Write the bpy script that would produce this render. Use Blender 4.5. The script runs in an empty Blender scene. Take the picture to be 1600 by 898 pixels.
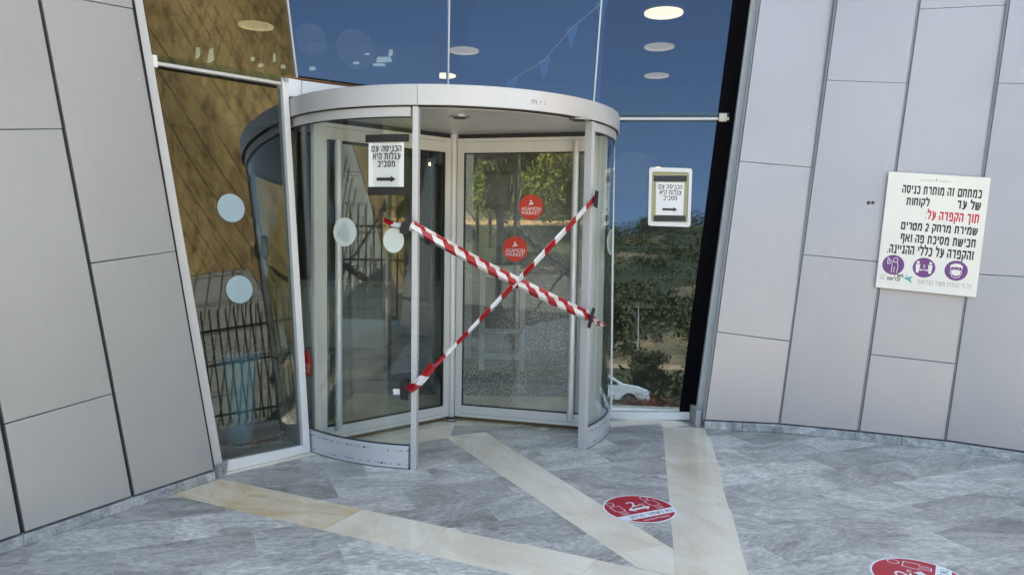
import bpy, math, random
from mathutils import Vector as V, Matrix
random.seed(7)
PI = math.pi
rad = math.radians
sc = bpy.context.scene
COL = sc.collection

# ------------------------------------------------------------------ camera
F, PITCH, ROLL, EYE = 1137.1, rad(4.24), rad(.929), 1.5575
cam_d = bpy.data.cameras.new('camera'); cam = bpy.data.objects.new('camera', cam_d); COL.objects.link(cam)
sc.camera = cam
cam_d.sensor_width = 36; cam_d.lens = F/1600*36; cam_d.clip_end = 2000; cam_d.clip_start = .05
cp, sp, cr, sr = math.cos(PITCH), math.sin(PITCH), math.cos(ROLL), math.sin(ROLL)
def tilt(x, y, z): return V((x, y*cp+z*sp, -y*sp+z*cp))
right, up, fwd = tilt(cr, 0, sr), tilt(-sr, 0, cr), tilt(0, 1, 0)
m = Matrix((right, up, -fwd)).transposed().to_4x4(); m.translation = V((0, 0, EYE)); cam.matrix_world = m

# ------------------------------------------------------------------ sky and sun
SUN_EL, SUN_AZ = rad(57), rad(-30)      # azimuth from +Y towards +X: the sun stands behind the building
w = bpy.data.worlds.new('World'); sc.world = w; w.use_nodes = True
nt = w.node_tree; bg = nt.nodes['Background']
sky = nt.nodes.new('ShaderNodeTexSky'); sky.sky_type = 'NISHITA'; sky.sun_disc = False
sky.sun_elevation = SUN_EL; sky.sun_rotation = SUN_AZ; sky.air_density = 1.0; sky.dust_density = .6; sky.ozone_density = 1.6
nt.links.new(sky.outputs[0], bg.inputs[0]); bg.inputs[1].default_value = .11
sd = bpy.data.lights.new('sun', 'SUN'); sd.energy = 5.0; sd.angle = rad(.53); sd.color = (1, .96, .90)
so = bpy.data.objects.new('sun', sd); COL.objects.link(so)
sdir = V((math.sin(SUN_AZ)*math.cos(SUN_EL), math.cos(SUN_AZ)*math.cos(SUN_EL), math.sin(SUN_EL)))
so.rotation_euler = sdir.to_track_quat('Z', 'Y').to_euler(); so.location = sdir*60
sc.view_settings.view_transform = 'Standard'; sc.view_settings.look = 'None'
sc.view_settings.exposure = 2.75; sc.view_settings.gamma = 1
sc.view_settings.use_white_balance = True; sc.view_settings.white_balance_temperature = 9100; sc.view_settings.white_balance_tint = 8
sc.render.engine = 'CYCLES'
sc.cycles.transparent_max_bounces = 32; sc.cycles.max_bounces = 8; sc.cycles.glossy_bounces = 5; sc.cycles.diffuse_bounces = 4
sc.cycles.caustics_reflective = False; sc.cycles.caustics_refractive = False
sc.cycles.use_denoising = True

# ------------------------------------------------------------------ materials
def s2l(c):
    return tuple((x/255/12.92 if x/255 <= .04045 else ((x/255+.055)/1.055)**2.4) for x in c)
def newmat(name):
    mt = bpy.data.materials.new(name); mt.use_nodes = True
    return mt, mt.node_tree, mt.node_tree.nodes['Principled BSDF']
def N(t, typ, **k):
    n = t.nodes.new(typ)
    for a, b in k.items():
        if a.startswith('i_'):
            n.inputs[a[2:].replace('_', ' ')].default_value = b
        else: setattr(n, a, b)
    return n
def plain(name, col, rough=.5, metal=0, var=.06, scale=6, bump=0, spec=.5):
    mt, t, p = newmat(name)
    g = N(t, 'ShaderNodeNewGeometry'); n = N(t, 'ShaderNodeTexNoise', i_Scale=scale, i_Detail=5.0)
    t.links.new(g.outputs['Position'], n.inputs['Vector'])
    r = N(t, 'ShaderNodeMapRange'); r.inputs[1].default_value = .3; r.inputs[2].default_value = .7
    r.inputs[3].default_value = 1-var; r.inputs[4].default_value = 1+var
    t.links.new(n.outputs['Fac'], r.inputs[0])
    mx = N(t, 'ShaderNodeVectorMath', operation='SCALE'); mx.inputs[0].default_value = col
    t.links.new(r.outputs[0], mx.inputs['Scale']); t.links.new(mx.outputs[0], p.inputs['Base Color'])
    p.inputs['Roughness'].default_value = rough; p.inputs['Metallic'].default_value = metal
    p.inputs['Specular IOR Level'].default_value = spec
    if bump:
        b = N(t, 'ShaderNodeBump', i_Strength=bump, i_Distance=.02); t.links.new(n.outputs['Fac'], b.inputs['Height'])
        t.links.new(b.outputs[0], p.inputs['Normal'])
    return mt
def glass(name, tint=(.5, .56, .55), ior=1.8, dust=0, dust_lo=0., bump=0.0, coat=(.93, .97, 1)):
    mt = bpy.data.materials.new(name); mt.use_nodes = True; t = mt.node_tree
    t.nodes.remove(t.nodes['Principled BSDF']); out = t.nodes['Material Output']
    tr = N(t, 'ShaderNodeBsdfTransparent'); tr.inputs[0].default_value = (*tint, 1)
    gl = N(t, 'ShaderNodeBsdfGlossy'); gl.inputs['Roughness'].default_value = 0.0; gl.inputs[0].default_value = (*coat, 1)
    fr = N(t, 'ShaderNodeFresnel', i_IOR=ior)
    # fresnel node needs the outer IOR on both faces of a thin pane
    geo = N(t, 'ShaderNodeNewGeometry')
    mm = N(t, 'ShaderNodeMath', operation='MULTIPLY_ADD'); mm.inputs[1].default_value = 1/ior-ior; mm.inputs[2].default_value = ior
    t.links.new(geo.outputs['Backfacing'], mm.inputs[0]); t.links.new(mm.outputs[0], fr.inputs['IOR'])
    mx = N(t, 'ShaderNodeMixShader'); t.links.new(fr.outputs[0], mx.inputs[0]); t.links.new(tr.outputs[0], mx.inputs[1]); t.links.new(gl.outputs[0], mx.inputs[2])
    last = mx
    if bump:
        nz = N(t, 'ShaderNodeTexNoise', i_Scale=1.3, i_Detail=1.0); t.links.new(geo.outputs['Position'], nz.inputs['Vector'])
        b = N(t, 'ShaderNodeBump', i_Strength=bump, i_Distance=.02); t.links.new(nz.outputs['Fac'], b.inputs['Height']); t.links.new(b.outputs[0], gl.inputs['Normal'])
    if dust:
        df = N(t, 'ShaderNodeBsdfDiffuse'); df.inputs[0].default_value = (.62, .64, .62, 1)
        n1 = N(t, 'ShaderNodeTexNoise', i_Scale=170.0, i_Detail=2.0); t.links.new(geo.outputs['Position'], n1.inputs['Vector'])
        r1 = N(t, 'ShaderNodeMapRange'); r1.inputs[1].default_value = .5; r1.inputs[2].default_value = .68; t.links.new(n1.outputs['Fac'], r1.inputs[0])
        n2 = N(t, 'ShaderNodeTexNoise', i_Scale=2.2, i_Detail=3.0); t.links.new(geo.outputs['Position'], n2.inputs['Vector'])
        sx = N(t, 'ShaderNodeSeparateXYZ'); t.links.new(geo.outputs['Position'], sx.inputs[0])
        r2 = N(t, 'ShaderNodeMapRange'); r2.inputs[1].default_value = 2.1; r2.inputs[2].default_value = .3; r2.inputs[3].default_value = dust_lo; r2.inputs[4].default_value = dust
        t.links.new(sx.outputs[2], r2.inputs[0])
        mu = N(t, 'ShaderNodeMath', operation='MULTIPLY'); t.links.new(r1.outputs[0], mu.inputs[0]); t.links.new(r2.outputs[0], mu.inputs[1])
        r3 = N(t, 'ShaderNodeMapRange'); r3.inputs[1].default_value = .3; r3.inputs[2].default_value = .75; r3.inputs[3].default_value = .35; r3.inputs[4].default_value = 1.2
        t.links.new(n2.outputs['Fac'], r3.inputs[0])
        m2 = N(t, 'ShaderNodeMath', operation='MULTIPLY', use_clamp=True); t.links.new(mu.outputs[0], m2.inputs[0]); t.links.new(r3.outputs[0], m2.inputs[1])
        mx2 = N(t, 'ShaderNodeMixShader'); t.links.new(m2.outputs[0], mx2.inputs[0]); t.links.new(mx.outputs[0], mx2.inputs[1]); t.links.new(df.outputs[0], mx2.inputs[2])
        last = mx2
    t.links.new(last.outputs[0], out.inputs[0])
    return mt
def emit(name, col, s):
    mt, t, p = newmat(name); p.inputs['Base Color'].default_value = (*col, 1)
    p.inputs['Emission Color'].default_value = (*col, 1); p.inputs['Emission Strength'].default_value = s
    return mt
def stone(name, c1, c2, c3, rough, ang, stretch=(1.0, 2.3, 1), scale=2.3, vein=.5, tilevar=.1, spec=.5):
    """streaked stone: noise stretched along the quarry grain, shifted from tile to tile"""
    mt, t, p = newmat(name)
    g = N(t, 'ShaderNodeNewGeometry'); oi = N(t, 'ShaderNodeObjectInfo')
    rot = N(t, 'ShaderNodeVectorRotate', rotation_type='Z_AXIS')
    t.links.new(g.outputs['Position'], rot.inputs['Vector'])
    wv = N(t, 'ShaderNodeMapRange'); wv.inputs[3].default_value = ang-.5; wv.inputs[4].default_value = ang+.5
    t.links.new(oi.outputs['Random'], wv.inputs[0]); t.links.new(wv.outputs[0], rot.inputs['Angle'])
    sc_ = N(t, 'ShaderNodeVectorMath', operation='MULTIPLY'); sc_.inputs[1].default_value = stretch; t.links.new(rot.outputs[0], sc_.inputs[0])
    off = N(t, 'ShaderNodeMath', operation='MULTIPLY'); off.inputs[1].default_value = 57; t.links.new(oi.outputs['Random'], off.inputs[0])
    ad = N(t, 'ShaderNodeVectorMath', operation='ADD'); t.links.new(sc_.outputs[0], ad.inputs[0]); t.links.new(off.outputs[0], ad.inputs[1])
    n = N(t, 'ShaderNodeTexNoise', i_Scale=scale, i_Detail=9.0, i_Roughness=.62, i_Distortion=.8); t.links.new(ad.outputs[0], n.inputs['Vector'])
    cr_ = N(t, 'ShaderNodeValToRGB'); e = cr_.color_ramp; e.elements[0].position = .32; e.elements[0].color = (*c1, 1)
    e.elements[1].position = .68; e.elements[1].color = (*c3, 1); k = e.elements.new(.5); k.color = (*c2, 1)
    t.links.new(n.outputs['Fac'], cr_.inputs[0])
    # fine dark/white scratches
    n2 = N(t, 'ShaderNodeTexNoise', i_Scale=scale*10, i_Detail=7.0, i_Roughness=.7); t.links.new(ad.outputs[0], n2.inputs['Vector'])
    r2 = N(t, 'ShaderNodeMapRange'); r2.inputs[1].default_value = .3; r2.inputs[2].default_value = .7; r2.inputs[3].default_value = 1-vein*.4; r2.inputs[4].default_value = 1+vein*.4
    t.links.new(n2.outputs['Fac'], r2.inputs[0])
    r3 = N(t, 'ShaderNodeMapRange'); r3.inputs[3].default_value = 1-tilevar; r3.inputs[4].default_value = 1+tilevar
    sh = N(t, 'ShaderNodeMath', operation='MULTIPLY'); sh.inputs[1].default_value = 13.7; t.links.new(oi.outputs['Random'], sh.inputs[0])
    fr = N(t, 'ShaderNodeMath', operation='FRACT'); t.links.new(sh.outputs[0], fr.inputs[0]); t.links.new(fr.outputs[0], r3.inputs[0])
    mu = N(t, 'ShaderNodeMath', operation='MULTIPLY'); t.links.new(r2.outputs[0], mu.inputs[0]); t.links.new(r3.outputs[0], mu.inputs[1])
    vm = N(t, 'ShaderNodeVectorMath', operation='SCALE'); t.links.new(cr_.outputs[0], vm.inputs[0]); t.links.new(mu.outputs[0], vm.inputs['Scale'])
    t.links.new(vm.outputs[0], p.inputs['Base Color'])
    r4 = N(t, 'ShaderNodeMapRange'); r4.inputs[3].default_value = rough-.06; r4.inputs[4].default_value = rough+.16; t.links.new(n2.outputs['Fac'], r4.inputs[0]); t.links.new(r4.outputs[0], p.inputs['Roughness'])
    b = N(t, 'ShaderNodeBump', i_Strength=.12*vein, i_Distance=.004); t.links.new(n2.outputs['Fac'], b.inputs['Height']); t.links.new(b.outputs[0], p.inputs['Normal'])
    p.inputs['Specular IOR Level'].default_value = spec
    return mt
def cladding(name, col):
    mt, t, p = newmat(name)
    g = N(t, 'ShaderNodeNewGeometry'); oi = N(t, 'ShaderNodeObjectInfo')
    n = N(t, 'ShaderNodeTexNoise', i_Scale=1.1, i_Detail=3.0); t.links.new(g.outputs['Position'], n.inputs['Vector'])
    r = N(t, 'ShaderNodeMapRange'); r.inputs[1].default_value = .3; r.inputs[2].default_value = .7; r.inputs[3].default_value = .955; r.inputs[4].default_value = 1.045
    t.links.new(n.outputs['Fac'], r.inputs[0])
    r3 = N(t, 'ShaderNodeMapRange'); r3.inputs[3].default_value = .97; r3.inputs[4].default_value = 1.03; t.links.new(oi.outputs['Random'], r3.inputs[0])
    # water marks running down
    sm = N(t, 'ShaderNodeVectorMath', operation='MULTIPLY'); sm.inputs[1].default_value = (26, 26, .8); t.links.new(g.outputs['Position'], sm.inputs[0])
    n3 = N(t, 'ShaderNodeTexNoise', i_Scale=1.0, i_Detail=4.0); t.links.new(sm.outputs[0], n3.inputs['Vector'])
    r5 = N(t, 'ShaderNodeMapRange'); r5.inputs[1].default_value = .35; r5.inputs[2].default_value = .7; r5.inputs[3].default_value = .985; r5.inputs[4].default_value = 1.012; t.links.new(n3.outputs['Fac'], r5.inputs[0])
    mu = N(t, 'ShaderNodeMath', operation='MULTIPLY'); t.links.new(r.outputs[0], mu.inputs[0]); t.links.new(r3.outputs[0], mu.inputs[1])
    mu2 = N(t, 'ShaderNodeMath', operation='MULTIPLY'); t.links.new(mu.outputs[0], mu2.inputs[0]); t.links.new(r5.outputs[0], mu2.inputs[1])
    # specks
    n4 = N(t, 'ShaderNodeTexVoronoi', i_Scale=5.0); t.links.new(g.outputs['Position'], n4.inputs['Vector'])
    r6 = N(t, 'ShaderNodeMapRange'); r6.inputs[1].default_value = .035; r6.inputs[2].default_value = .03; r6.inputs[3].default_value = 1; r6.inputs[4].default_value = 1.35; t.links.new(n4.outputs['Distance'], r6.inputs[0])
    mu3 = N(t, 'ShaderNodeMath', operation='MULTIPLY'); t.links.new(mu2.outputs[0], mu3.inputs[0]); t.links.new(r6.outputs[0], mu3.inputs[1])
    vm = N(t, 'ShaderNodeVectorMath', operation='SCALE'); vm.inputs[0].default_value = col; t.links.new(mu3.outputs[0], vm.inputs['Scale'])
    t.links.new(vm.outputs[0], p.inputs['Base Color'])
    n7 = N(t, 'ShaderNodeTexNoise', i_Scale=1.7, i_Detail=1.0); t.links.new(g.outputs['Position'], n7.inputs['Vector'])
    b = N(t, 'ShaderNodeBump', i_Strength=.16, i_Distance=.03); t.links.new(n7.outputs['Fac'], b.inputs['Height']); t.links.new(b.outputs[0], p.inputs['Normal'])
    p.inputs['Metallic'].default_value = .35; p.inputs['Roughness'].default_value = .40
    return mt
def scuffed(name, col):
    mt, t, p = newmat(name)
    g = N(t, 'ShaderNodeNewGeometry'); sx = N(t, 'ShaderNodeSeparateXYZ'); t.links.new(g.outputs['Position'], sx.inputs[0])
    n = N(t, 'ShaderNodeTexNoise', i_Scale=55.0, i_Detail=5.0, i_Roughness=.75); t.links.new(g.outputs['Position'], n.inputs['Vector'])
    tot = None
    for z0 in (.030, .122):
        d = N(t, 'ShaderNodeMath', operation='SUBTRACT'); d.inputs[1].default_value = z0; t.links.new(sx.outputs[2], d.inputs[0])
        a = N(t, 'ShaderNodeMath', operation='ABSOLUTE'); t.links.new(d.outputs[0], a.inputs[0])
        r = N(t, 'ShaderNodeMapRange'); r.inputs[1].default_value = .004; r.inputs[2].default_value = .009; r.inputs[3].default_value = 1; r.inputs[4].default_value = 0
        t.links.new(a.outputs[0], r.inputs[0])
        if tot is None: tot = r
        else:
            x = N(t, 'ShaderNodeMath', operation='MAXIMUM'); t.links.new(tot.outputs[0], x.inputs[0]); t.links.new(r.outputs[0], x.inputs[1]); tot = x
    th = N(t, 'ShaderNodeMath', operation='GREATER_THAN'); th.inputs[1].default_value = .55; t.links.new(n.outputs['Fac'], th.inputs[0])
    mu = N(t, 'ShaderNodeMath', operation='MULTIPLY'); t.links.new(tot.outputs[0], mu.inputs[0]); t.links.new(th.outputs[0], mu.inputs[1])
    mx = N(t, 'ShaderNodeMix', data_type='RGBA'); mx.inputs['A'].default_value = (*col, 1); mx.inputs['B'].default_value = (.03, .03, .035, 1)
    t.links.new(mu.outputs[0], mx.inputs['Factor']); t.links.new(mx.outputs['Result'], p.inputs['Base Color'])
    p.inputs['Roughness'].default_value = .4; p.inputs['Metallic'].default_value = .3
    return mt
def ramped(name, stops, scale, rough=.9, detail=8, stretch=(1, 1, 1), bump=0, dist=.3, distort=0):
    mt, t, p = newmat(name)
    g = N(t, 'ShaderNodeNewGeometry'); mp = N(t, 'ShaderNodeVectorMath', operation='MULTIPLY'); mp.inputs[1].default_value = stretch
    t.links.new(g.outputs['Position'], mp.inputs[0])
    n = N(t, 'ShaderNodeTexNoise', i_Scale=scale, i_Detail=float(detail), i_Roughness=.62, i_Distortion=float(distort)); t.links.new(mp.outputs[0], n.inputs['Vector'])
    c = N(t, 'ShaderNodeValToRGB'); e = c.color_ramp
    e.elements[0].position = stops[0][0]; e.elements[0].color = (*stops[0][1], 1)
    e.elements[1].position = stops[-1][0]; e.elements[1].color = (*stops[-1][1], 1)
    for q, cc in stops[1:-1]:
        k = e.elements.new(q); k.color = (*cc, 1)
    t.links.new(n.outputs['Fac'], c.inputs[0]); t.links.new(c.outputs[0], p.inputs['Base Color']); p.inputs['Roughness'].default_value = rough
    if bump:
        b = N(t, 'ShaderNodeBump', i_Strength=bump, i_Distance=dist); t.links.new(n.outputs['Fac'], b.inputs['Height']); t.links.new(b.outputs[0], p.inputs['Normal'])
    return mt

GR = rad(23.2)
M = dict(
 slate=stone('slate', (.275, .262, .24), (.465, .45, .415), (.63, .605, .56), .27, -GR+.15, vein=1.15, tilevar=.28),
 marble=stone('cream_marble', (.76, .64, .49), (.86, .76, .61), (.90, .83, .71), .07, rad(60), stretch=(1, 2.2, 1), scale=1.8, vein=.12, tilevar=.05, spec=.7),
 marble_y=stone('yellow_marble', (.66, .47, .27), (.78, .62, .42), (.82, .72, .56), .14, rad(20), stretch=(1, 2.5, 1), scale=2.4, vein=.22, tilevar=.06, spec=.6),
 kerbst=stone('base_stone', (.2, .22, .24), (.36, .38, .4), (.55, .56, .58), .5, 0, stretch=(1, 1, 1), scale=9, vein=1),
 grout=plain('grout', (.66, .65, .61), .9),
 clad=cladding('aluminium_cladding', (.395, .395, .43)),
 cladl=cladding('aluminium_cladding_left', (.40, .405, .41)),
 trim=plain('grey_trim', (.52, .53, .55), .4, .3, .03),
 joint=plain('joint_strip', (.22, .23, .25), .5, .3, .1, 20),
 black=plain('black_gap', (.008, .008, .01), .6),
 rubber=plain('rubber', (.015, .015, .017), .5),
 white=plain('white_paint', (.74, .75, .76), .35, 0, .03),
 alu=plain('painted_aluminium', (.55, .56, .585), .36, .2, .035, 5),
 alu2=plain('leaf_aluminium', (.63, .64, .64), .38, .15, .04, 5),
 skirt=scuffed('scuffed_skirt', (.64, .66, .72)),
 canopy=plain('canopy_soffit', (.50, .50, .49), .3, .1, .05),
 bar=plain('handle_bar', (.60, .61, .66), .3, .3, .03),
 steel=plain('steel', (.45, .45, .44), .3, .9, .05),
 glassA=glass('curtain_glass', (.64, .70, .69), 1.72, bump=.012),
 glassD=glass('curtain_glass_front', (.66, .72, .76), 1.72, bump=.02, coat=(.48, .69, 1)),
 glassC=glass('curved_glass', (.92, .95, .94), 1.42),
 glassL=glass('leaf_glass', (.80, .86, .84), 2.0),
 glassR=glass('dusty_leaf_glass', (.86, .91, .89), 1.8, dust=1.0, dust_lo=.6),
 fin=glass('glass_fin', (.55, .72, .74), 1.5),
 red=plain('sticker_red', (.62, .045, .03), .35),
 floorred=plain('floor_sticker_red', (.50, .018, .035), .4, 0, .1, 9),
 tapered=plain('tape_red', (.42, .012, .02), .25, 0, .12, 12, spec=.7),
 tapewhite=plain('tape_white', (.74, .75, .78), .25, 0, .05, 12, spec=.7),
 blacktape=plain('black_tape', (.013, .012, .016), .35, 0, .2, 30),
 paper=plain('paper', (.80, .81, .84), .6, 0, .02),
 card=plain('sign_board', (.74, .74, .71), .45, 0, .02),
 ink=plain('ink', (.02, .02, .022), .5), inkred=plain('ink_red', (.55, .03, .06), .5), inkgrey=plain('ink_grey', (.42, .41, .40), .5),
 purple=plain('ink_purple', (.15, .04, .20), .5), teal=plain('ink_teal', (.08, .36, .42), .5),
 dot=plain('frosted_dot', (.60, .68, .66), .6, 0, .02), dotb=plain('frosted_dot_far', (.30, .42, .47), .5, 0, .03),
 olive=plain('holder_backing', (.34, .34, .20), .5),
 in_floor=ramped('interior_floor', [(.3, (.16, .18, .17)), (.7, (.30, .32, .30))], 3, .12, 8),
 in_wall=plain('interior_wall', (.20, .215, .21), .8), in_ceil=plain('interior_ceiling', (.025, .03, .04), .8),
 lit=emit('lit_ceiling_light', (1, .85, .58), .42), dull=emit('dim_ceiling_light', (.8, .7, .55), .10),
 hall=emit('hall_fill_light', (1, .96, .88), 1.5), faint=None,
 spot=emit('warm_spot', (1, .62, .3), 5.0), glow=emit('glint_glow', (.6, .8, .8), .10),
 bin=plain('blue_plastic', (.34, .74, .98), .4, 0, .1, 8), binin=plain('bag', (.28, .45, .55), .5, 0, .2, 40, .5),
 gate=plain('gate_white', (.82, .84, .82), .4), flag=plain('pennant_blue', (.05, .17, .38), .6),
 cliff=ramped('brown_cliff', [(.3, (.10, .075, .04)), (.45, (.27, .19, .09)), (.58, (.34, .245, .12)), (.72, (.40, .31, .17))], 2.6, .95, 13, (1, 1, .5), .6, .1, .2),
 mesh=plain('steel_net', (.23, .17, .10), .8),
 netrock=ramped('grey_netted_rock', [(.3, (.065, .078, .09)), (.7, (.12, .135, .15))], .8, .9, 8, (1, 1, 1), .6),
 fence=plain('fence_black', (.012, .012, .014), .5),
 asphalt=ramped('asphalt', [(.3, (.04, .042, .045)), (.7, (.075, .075, .078))], 3, .9),
 paving=ramped('outer_paving', [(.3, (.31, .32, .335)), (.7, (.42, .43, .445))], 2.5, .6),
 hill=ramped('hillside', [(.38, (.03, .042, .018)), (.52, (.055, .06, .028)), (.58, (.17, .13, .07)), (.72, (.42, .25, .13))], .09, .95, 10, (1, 1, 1.5), 1.0, .6),
 sand=plain('sandy_track', (.48, .31, .16), .95, 0, .15, .8),
 leafd=ramped('leaf_dark', [(.3, (.04, .045, .015)), (.7, (.12, .115, .035))], 2, .7),
 leafy=ramped('leaf_yellow_green', [(.3, (.08, .11, .015)), (.7, (.24, .27, .05))], 2, .7),
 bark=plain('bark', (.05, .04, .03), .9, 0, .3, 12, .8),
 flower=ramped('red_flowers', [(.42, (.03, .05, .012)), (.5, (.30, .05, .02)), (.7, (.55, .07, .04))], 9, .8, 4),
 kerb=plain('kerb_concrete', (.55, .54, .50), .8),
 carw=plain('car_paint', (.78, .78, .78), .25), carg=plain('car_glass', (.03, .05, .06), .1), tyre=plain('tyre', (.015, .015, .015), .8),
 roof=plain('roof', (.3, .3, .3), .9),
 marker=plain('marker_brown', (.24, .17, .11), .6),
)

# ------------------------------------------------------------------ helpers
def ray(x, y):
    a, b = x-800, y-449
    X = a*cr+b*sr; Y = -a*sr+b*cr
    return V((X/F, cp-Y/F*sp, -sp-Y/F*cp))
EYEP = V((0, 0, EYE))
def onplane(x, y, P, n):
    r = ray(x, y); return EYEP + r*((P-EYEP).dot(n)/r.dot(n))
def fl(x, y, z=0.): return onplane(x, y, V((0, 0, z)), V((0, 0, 1)))
def cyl(x, y, R, C=(-.494, 6.0)):
    r = ray(x, y); ox, oy = -C[0], -C[1]
    a = r.x**2+r.y**2; b = 2*(ox*r.x+oy*r.y); c = ox*ox+oy*oy-R*R
    d = b*b-4*a*c
    d = max(d, 0)
    return EYEP + r*((-b-math.sqrt(d))/(2*a))
def leanplane(p, q, lean):
    d = V((q[0]-p[0], q[1]-p[1], 0)).normalized()
    return V((p[0], p[1], 0)), d, (V((d.y, -d.x, 0))*math.cos(lean)+V((0, 0, math.sin(lean))))

class MB:
    def __init__(s): s.v = []; s.f = []; s.mi = []
    def poly(s, pts, mi=0):
        n = len(s.v); s.v += [tuple(p) for p in pts]; s.f.append(list(range(n, n+len(pts)))); s.mi.append(mi)
    def prism(s, pts, off, mi=0):
        """closed prism from polygon pts to pts+off"""
        n = len(s.v); k = len(pts); s.v += [tuple(p) for p in pts]+[tuple(V(p)+off) for p in pts]
        s.f.append(list(range(n+k-1, n-1, -1))); s.f.append(list(range(n+k, n+2*k)))
        for i in range(k):
            j = (i+1) % k; s.f.append([n+i, n+j, n+k+j, n+k+i])
        s.mi += [mi]*(k+2)
    def box(s, lo, hi, mi=0):
        x0, y0, z0 = lo; x1, y1, z1 = hi
        s.prism([(x0, y0, z0), (x1, y0, z0), (x1, y1, z0), (x0, y1, z0)], V((0, 0, z1-z0)), mi)
    def bar(s, a, b, w, d, nrm, mi=0):
        """bar from a to b, w wide across, d deep along -nrm from the line"""
        a = V(a); b = V(b); t = (b-a).normalized(); n = V(nrm); n = (n-t*n.dot(t)).normalized(); u = t.cross(n)*(w/2)
        s.prism([a-u, a+u, b+u, b-u], -n*d, mi)
    def tube(s, a, b, r, k=12, mi=0, r2=None, cap=True):
        a = V(a); b = V(b); t = (b-a).normalized(); x = t.orthogonal().normalized(); y = t.cross(x); r2 = r if r2 is None else r2
        n = len(s.v)
        for P, q in ((a, r), (b, r2)):
            for i in range(k):
                s.v.append(tuple(P+(x*math.cos(2*PI*i/k)+y*math.sin(2*PI*i/k))*q))
        for i in range(k):
            j = (i+1) % k; s.f.append([n+i, n+j, n+k+j, n+k+i]); s.mi.append(mi)
        if cap:
            s.f.append(list(range(n+k-1, n-1, -1))); s.f.append(list(range(n+k, n+2*k))); s.mi += [mi, mi]
    def arc(s, C, r0, r1, z0, z1, a0, a1, k=32, mi=0):
        n = len(s.v)
        for i in range(k+1):
            a = rad(a0+(a1-a0)*i/k); c, q = math.cos(a), math.sin(a)
            for (r, z) in ((r0, z0), (r1, z0), (r1, z1), (r0, z1)): s.v.append((C[0]+r*c, C[1]+r*q, z))
        for i in range(k):
            b = n+4*i
            for j in range(4): s.f.append([b+j, b+(j+1) % 4, b+4+(j+1) % 4, b+4+j]); s.mi.append(mi)
        s.f.append([n, n+3, n+2, n+1]); b = n+4*k; s.f.append([b, b+1, b+2, b+3]); s.mi += [mi, mi]
    def make(s, name, mats, parent=None, smooth=None, bevel=0):
        me = bpy.data.meshes.new(name); me.from_pydata(s.v, [], s.f)
        mats = mats if isinstance(mats, (list, tuple)) else [mats]
        for q in mats: me.materials.append(q)
        me.polygons.foreach_set('material_index', s.mi); me.validate(); me.update()
        if not bevel and smooth is None: pass
        o = bpy.data.objects.new(name, me); COL.objects.link(o)
        import bmesh
        bm = bmesh.new(); bm.from_mesh(me)
        if len(bm.faces) < 60000: bmesh.ops.recalc_face_normals(bm, faces=bm.faces)
        bm.to_mesh(me); bm.free()
        if smooth is not None:
            me.polygons.foreach_set('use_smooth', [True]*len(me.polygons)); me.set_sharp_from_angle(angle=rad(smooth))
        if bevel:
            b = o.modifiers.new('bevel', 'BEVEL'); b.width = bevel; b.segments = 2; b.limit_method = 'ANGLE'; b.angle_limit = rad(40)
        if parent: o.parent = parent
        return o
def empty(name, loc=(0, 0, 0)):
    o = bpy.data.objects.new(name, None); COL.objects.link(o); o.location = loc; o.empty_display_size = .2; return o
def tag(o, label=None, cat=None, group=None, kind=None):
    for k, q in (('label', label), ('category', cat), ('group', group), ('kind', kind)):
        if q: o[k] = q
    return o
def recenter(o):
    """put the object's own origin at the middle of its mesh"""
    me = o.data; c = sum((v.co for v in me.vertices), V())/len(me.vertices)
    me.transform(Matrix.Translation(-c)); o.location = c
    return o

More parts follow.
